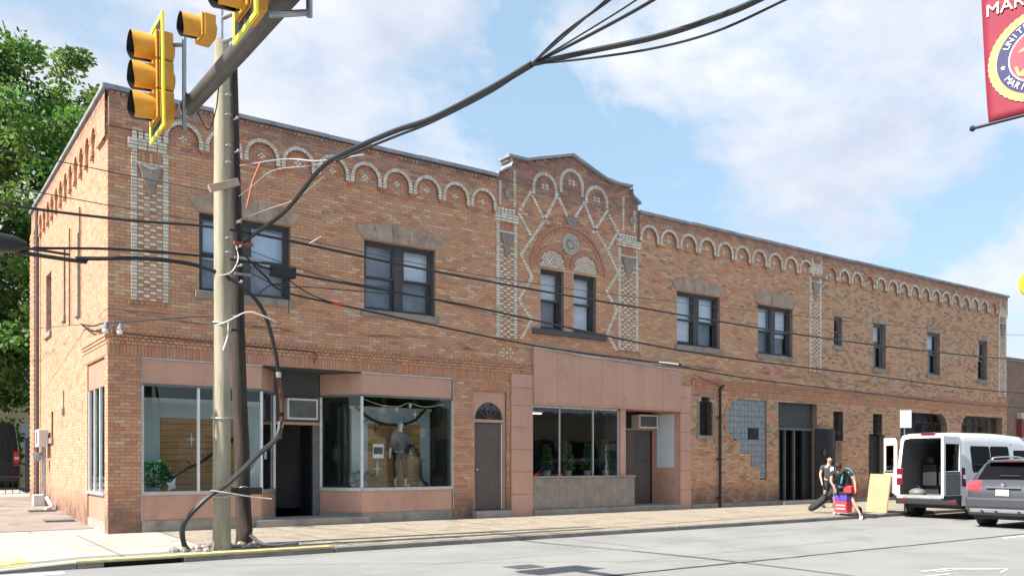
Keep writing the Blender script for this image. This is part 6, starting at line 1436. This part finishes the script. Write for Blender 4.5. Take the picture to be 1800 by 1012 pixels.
# ------------------------------------------------------------------ trees
def tree(name, label, loc, H, trunk_h, crown, nclump, nleaf, ls, seed, group=None, base=(.07, .15, .035)):
    rnd = random.Random(seed); t = thing(name, label, 'tree', loc, group)
    mb = MB(); tips = []
    def limb(p, d, L, r_, lev):
        pts = [p]; q = Vector(p); dd = Vector(d)
        for k in range(5):
            dd = (dd + Vector((rnd.uniform(-.18, .18), rnd.uniform(-.18, .18), rnd.uniform(-.05, .12)))).normalized(); q = q + dd * L / 5; pts.append(q.copy())
        mb.tube(pts, [r_ * (1 - .12 * k) for k in range(6)], 8 if lev < 2 else 5, smooth=True)
        if lev == 3 or r_ < .03: tips.append(q.copy()); tips.append(pts[3].copy()); return
        for k in range(3 if lev else 5):
            a = rnd.uniform(0, 6.28); nd = (dd * .75 + Vector((math.cos(a), math.sin(a), rnd.uniform(0, .6))) * .75).normalized(); limb(pts[rnd.choice((3, 4, 5))], nd, L * rnd.uniform(.6, .8), r_ * .52, lev + 1)
    limb(Vector((0, 0, -.3)), Vector((0, 0, 1)), trunk_h, .34, 0)
    mb.build('trunk', 'bark', t, smooth=True)
    cx, cy, cz, rx, ry, rz = crown; C = Vector((cx, cy, cz))
    cl_ = []
    while len(cl_) < nclump:
        u = Vector((rnd.uniform(-1, 1), rnd.uniform(-1, 1), rnd.uniform(-1, 1)))
        if not .35 < u.length < 1.0: continue
        k = 1 + .22 * noise.noise(u * 1.7 + Vector((seed, 0, 0))); cl_.append(C + Vector((u.x * rx, u.y * ry, u.z * rz)) * k)
    cl_ += [p for p in tips if rnd.random() < .6]
    n = nleaf; ci = np.array([rnd.randrange(len(cl_)) for _ in range(n)]); rg = np.random.default_rng(seed)
    cc = np.array([tuple(c) for c in cl_])[ci]; sz = (rg.uniform(.45, 1.0, len(cl_)) * (rx + ry) * .105)[ci]
    off = rg.normal(0, 1, (n, 3)); off /= np.linalg.norm(off, axis=1)[:, None] + 1e-6; off *= (rg.random(n) ** .45)[:, None]; off[:, 2] *= .62
    pos = cc + off * sz[:, None]; d = off + rg.normal(0, .7, (n, 3)); d[:, 2] -= .25; d /= np.linalg.norm(d, axis=1)[:, None]
    s_ = np.cross(d, rg.normal(0, 1, (n, 3))); s_ /= np.linalg.norm(s_, axis=1)[:, None] + 1e-6; L = (ls * rg.uniform(.6, 1.3, n))[:, None]
    V = np.stack([pos, pos + d * L * .45 + s_ * L * .30, pos + d * L, pos + d * L * .45 - s_ * L * .30], 1).reshape(-1, 3)
    me = bpy.data.meshes.new('crown'); me.vertices.add(4 * n); me.vertices.foreach_set('co', V.ravel()); me.loops.add(4 * n); me.loops.foreach_set('vertex_index', np.arange(4 * n, dtype='i')); me.polygons.add(n)
    me.polygons.foreach_set('loop_start', np.arange(0, 4 * n, 4, dtype='i')); me.polygons.foreach_set('loop_total', np.full(n, 4, 'i'))
    kc = rg.uniform(.6, 1.35, len(cl_))[ci] * rg.uniform(.75, 1.3, n); yel = rg.uniform(.85, 1.5, len(cl_))[ci]
    arr = np.ones((n, 4), 'f'); arr[:, 0] = base[0] * kc * yel; arr[:, 1] = base[1] * kc; arr[:, 2] = base[2] * kc
    a = me.attributes.new('Col', 'FLOAT_COLOR', 'FACE'); a.data.foreach_set('color', arr.ravel()); me.update(calc_edges=True); me.materials.append(M['leaf'])
    o = bpy.data.objects.new('crown', me); COL.objects.link(o); o.parent = t; o['kind'] = 'stuff'
    return t
tree('maple_tree', 'large leafy tree with bright green crown rising behind the side wall', (-.4, 19.5, .6), 19, 7.5, (.2, 0, 10.0, 6.0, 5.2, 7.4), 270, 112000, .22, 11, base=(.085, .17, .05))
tree('maple_tree', 'darker tree standing further back at the left edge', (-7.5, 27, .7), 17, 6.5, (0, 0, 9.5, 5.5, 5, 6.0), 110, 26000, .30, 12, base=(.05, .11, .03))
# houses, hedge, fence beyond
def simple_house(name, label, x0, x1, y0, y1, z0, h, wallm, roofm, windows, gable=1.8):
    t = thing(name, label, 'house', ((x0 + x1) / 2, y0, z0)); cx = (x0 + x1) / 2; w = (x1 - x0) / 2; D = y1 - y0
    MB().box(-w, w, 0, D, -1, h).build('wall', wallm, t)
    mb = MB(); mb.loft([[(-w - .4, y, h - .15), (0, y, h + gable), (w + .4, y, h - .15), (w + .4, y, h), (0, y, h + gable + .18), (-w - .4, y, h)] for y in (-.4, D + .4)], True); mb.build('roof', roofm, t)
    mb = MB(); mb.add([(-w, .01, h), (w, .01, h), (0, .01, h + gable - .1)], [(0, 1, 2)]); mb.build('gable', wallm, t)
    for wx, wz, ww, wh in windows:
        f = MB().box(wx - ww / 2 - .08, wx + ww / 2 + .08, -.06, .02, wz - .08, wz + wh + .08).build('window', 'whiteframe', t); MB().box(wx - ww / 2, wx + ww / 2, -.07, -.055, wz, wz + wh).build('pane', 'glass', f)
    for k in range(int(h / .2)): MB().box(-w - .012, w + .012, -.02, .0, k * .2, k * .2 + .17).build('siding_board', wallm, t)
    return t
simple_house('house', 'narrow cream-sided house seen between the trees at the far left', -.9, 4.4, 30, 38, .9, 6.5, 'yellowhouse', 'roof', [(.4, 1.2, .8, 1.3), (-1.6, 1.2, .8, 1.3), (.4, 4, .8, 1.3)])
simple_house('house', 'grey-sided house behind the trees at the left edge', -12, -2.2, 34, 42, .9, 6.2, 'greyhouse', 'roof', [(-2.5, 1.2, 1, 1.4), (0, 1.2, 1, 1.4), (2.6, 1.2, 1, 1.4), (2.6, 4, 1, 1.4)])
mb = MB(); rg = random.Random(5)
for i in range(5200):
    p = Vector((rg.uniform(-6.5, .9), rg.uniform(22.2, 23.4), rg.uniform(.9, 3.1 + .3 * math.sin(i)))); d = Vector((rg.uniform(-1, 1), rg.uniform(-1, .3), rg.uniform(-.3, 1))).normalized(); s_ = d.cross(Vector((rg.uniform(-1, 1), 1, rg.uniform(-1, 1)))).normalized(); L = rg.uniform(.12, .24); k = rg.uniform(.5, 1.4)
    mb.add([p, p + d * L * .5 + s_ * L * .3, p + d * L, p + d * L * .5 - s_ * L * .3], [(0, 1, 2, 3)], (.06 * k, .15 * k, .035 * k))
hg = thing('hedge', 'green clipped hedge beyond the black fence at the far left', 'hedge', (0, 0, 0)); mb.build('foliage', 'leaf', hg, kind='stuff')
fe = thing('fence', 'dark metal fence with a pale post closing the yard behind the side wall', 'fence', (-1.0, 13.6, .45))
for i in range(26): MB().box(-4.2 + i * .21, -4.18 + i * .21, -.012, .012, 0, 1.9).build('bar', 'black', fe)
for z in (.15, 1.0, 1.82): MB().box(-4.25, 1.3, -.02, .02, z, z + .05).build('rail', 'black', fe)
MB().box(1.0, 1.3, -.03, .03, .05, 1.9).build('solid_panel', 'greyboard', fe)
mb = MB(); mb.tube([(-.35, -.1, 0), (-.35, -.1, 2.9)], .05, 8); mb.build('post', 'acwhite', fe)
van('dark parked van with red tail lamps behind the fence at the far left', (-.85, 16.4, .42), R(90), 'carblack', False, 'van', None, 'red')
struct(MB().box(-30, 20, 11.7, 60, -.3, .42), 'yard_ground', 'side_mortar' if 0 else 'concrete')
# neighbour to the right
nb = thing('neighbour_building', 'plain dark brown lower building with white and red sign bands at the right edge', 'building', (39.6, .3, 0))
MB().box(0, 22, 0, 12, -.3, 6.45).build('wall', mat('brown_brick_far', (.24, .16, .13), .85, var=.25, scale=9, bump=.01, bscale=30), nb); MB().box(-.05, 22.1, -.08, 12, 6.452, 6.6).build('coping', 'coping', nb)
for k, (z0, z1, m) in enumerate(((3.65, 3.95, 'acwhite'), (2.75, 3.64, 'redbox'), (2.3, 2.74, 'acwhite'))): MB().box(1.5, 14, -.25, -.01, z0, z1).build('sign_band', mat('dull_sign_red', (.22, .05, .05), .6) if m == 'redbox' else mat('dull_sign_white', (.5, .5, .48), .6), nb)
MB().box(1.6, 13.8, -.1, -.02, .6, 2.28).build('shop_pane', 'carglass', nb)
for r_ in range(84):
    if r_ > 83: break
    MB().box(-.001 if r_ % 2 else .0, 22, -.004, -.001, .1 + r_ * .0755, .1 + r_ * .0755 + .058).build('brick_course', mat('far_brick_course', (.25, .16, .125), .85, var=.35, scale=6) if r_ == 0 else bpy.data.materials['far_brick_course'], nb)
# across the street, behind the camera: only ever seen as reflections
def row_building(label, x0, x1, h, m):
    t = thing('shop_building', label, 'building', ((x0 + x1) / 2, -24.5, 0), 'buildings across the street'); w = (x1 - x0) / 2
    MB().box(-w, w, -9, 0, -.3, h).build('wall', m, t); MB().box(-w - .1, w + .1, -9, .15, h + .002, h + .2).build('coping', 'coping', t)
    n = max(2, int((x1 - x0) / 3.2))
    for i in range(n):
        x = -w + (i + .5) * (x1 - x0) / n; MB().box(x - 1.2, x + 1.2, .005, .05, .7, 2.9).build('shop_pane', 'carglass', t)
        if h > 5.5: f = MB().box(x - .55, x + .55, .004, .04, 4.0, 5.5).build('window', 'whiteframe', t); MB().box(x - .47, x + .47, .041, .05, 4.08, 5.42).build('pane', 'carglass', f)
row_building('tan two-storey building across the street', -26, -8, 6.5, 'oppwall'); row_building('grey single-storey building across the street', 1, 16, 4.2, 'greyhouse'); row_building('tan single-storey shop across the street beyond the grey one', 22, 46, 4.6, 'oppwall'); row_building('added long grey two-storey building far along the opposite side', 50, 78, 8.2, 'greyhouse'); row_building('added tallest tan building farthest along the opposite side', 80, 125, 9.5, 'oppwall')  # two farthest buildings added to keep bright sky out of the window reflections
tree('street_tree', 'leafy street tree across the road', (18.8, -22.5, -.04), 8, 3.4, (0, 0, 4.6, 2.6, 2.6, 2.6), 50, 7000, .3, 21)
suv('white car parked across the road', (9.0, -18.9, -.16), 'carwhite', 'car', False)
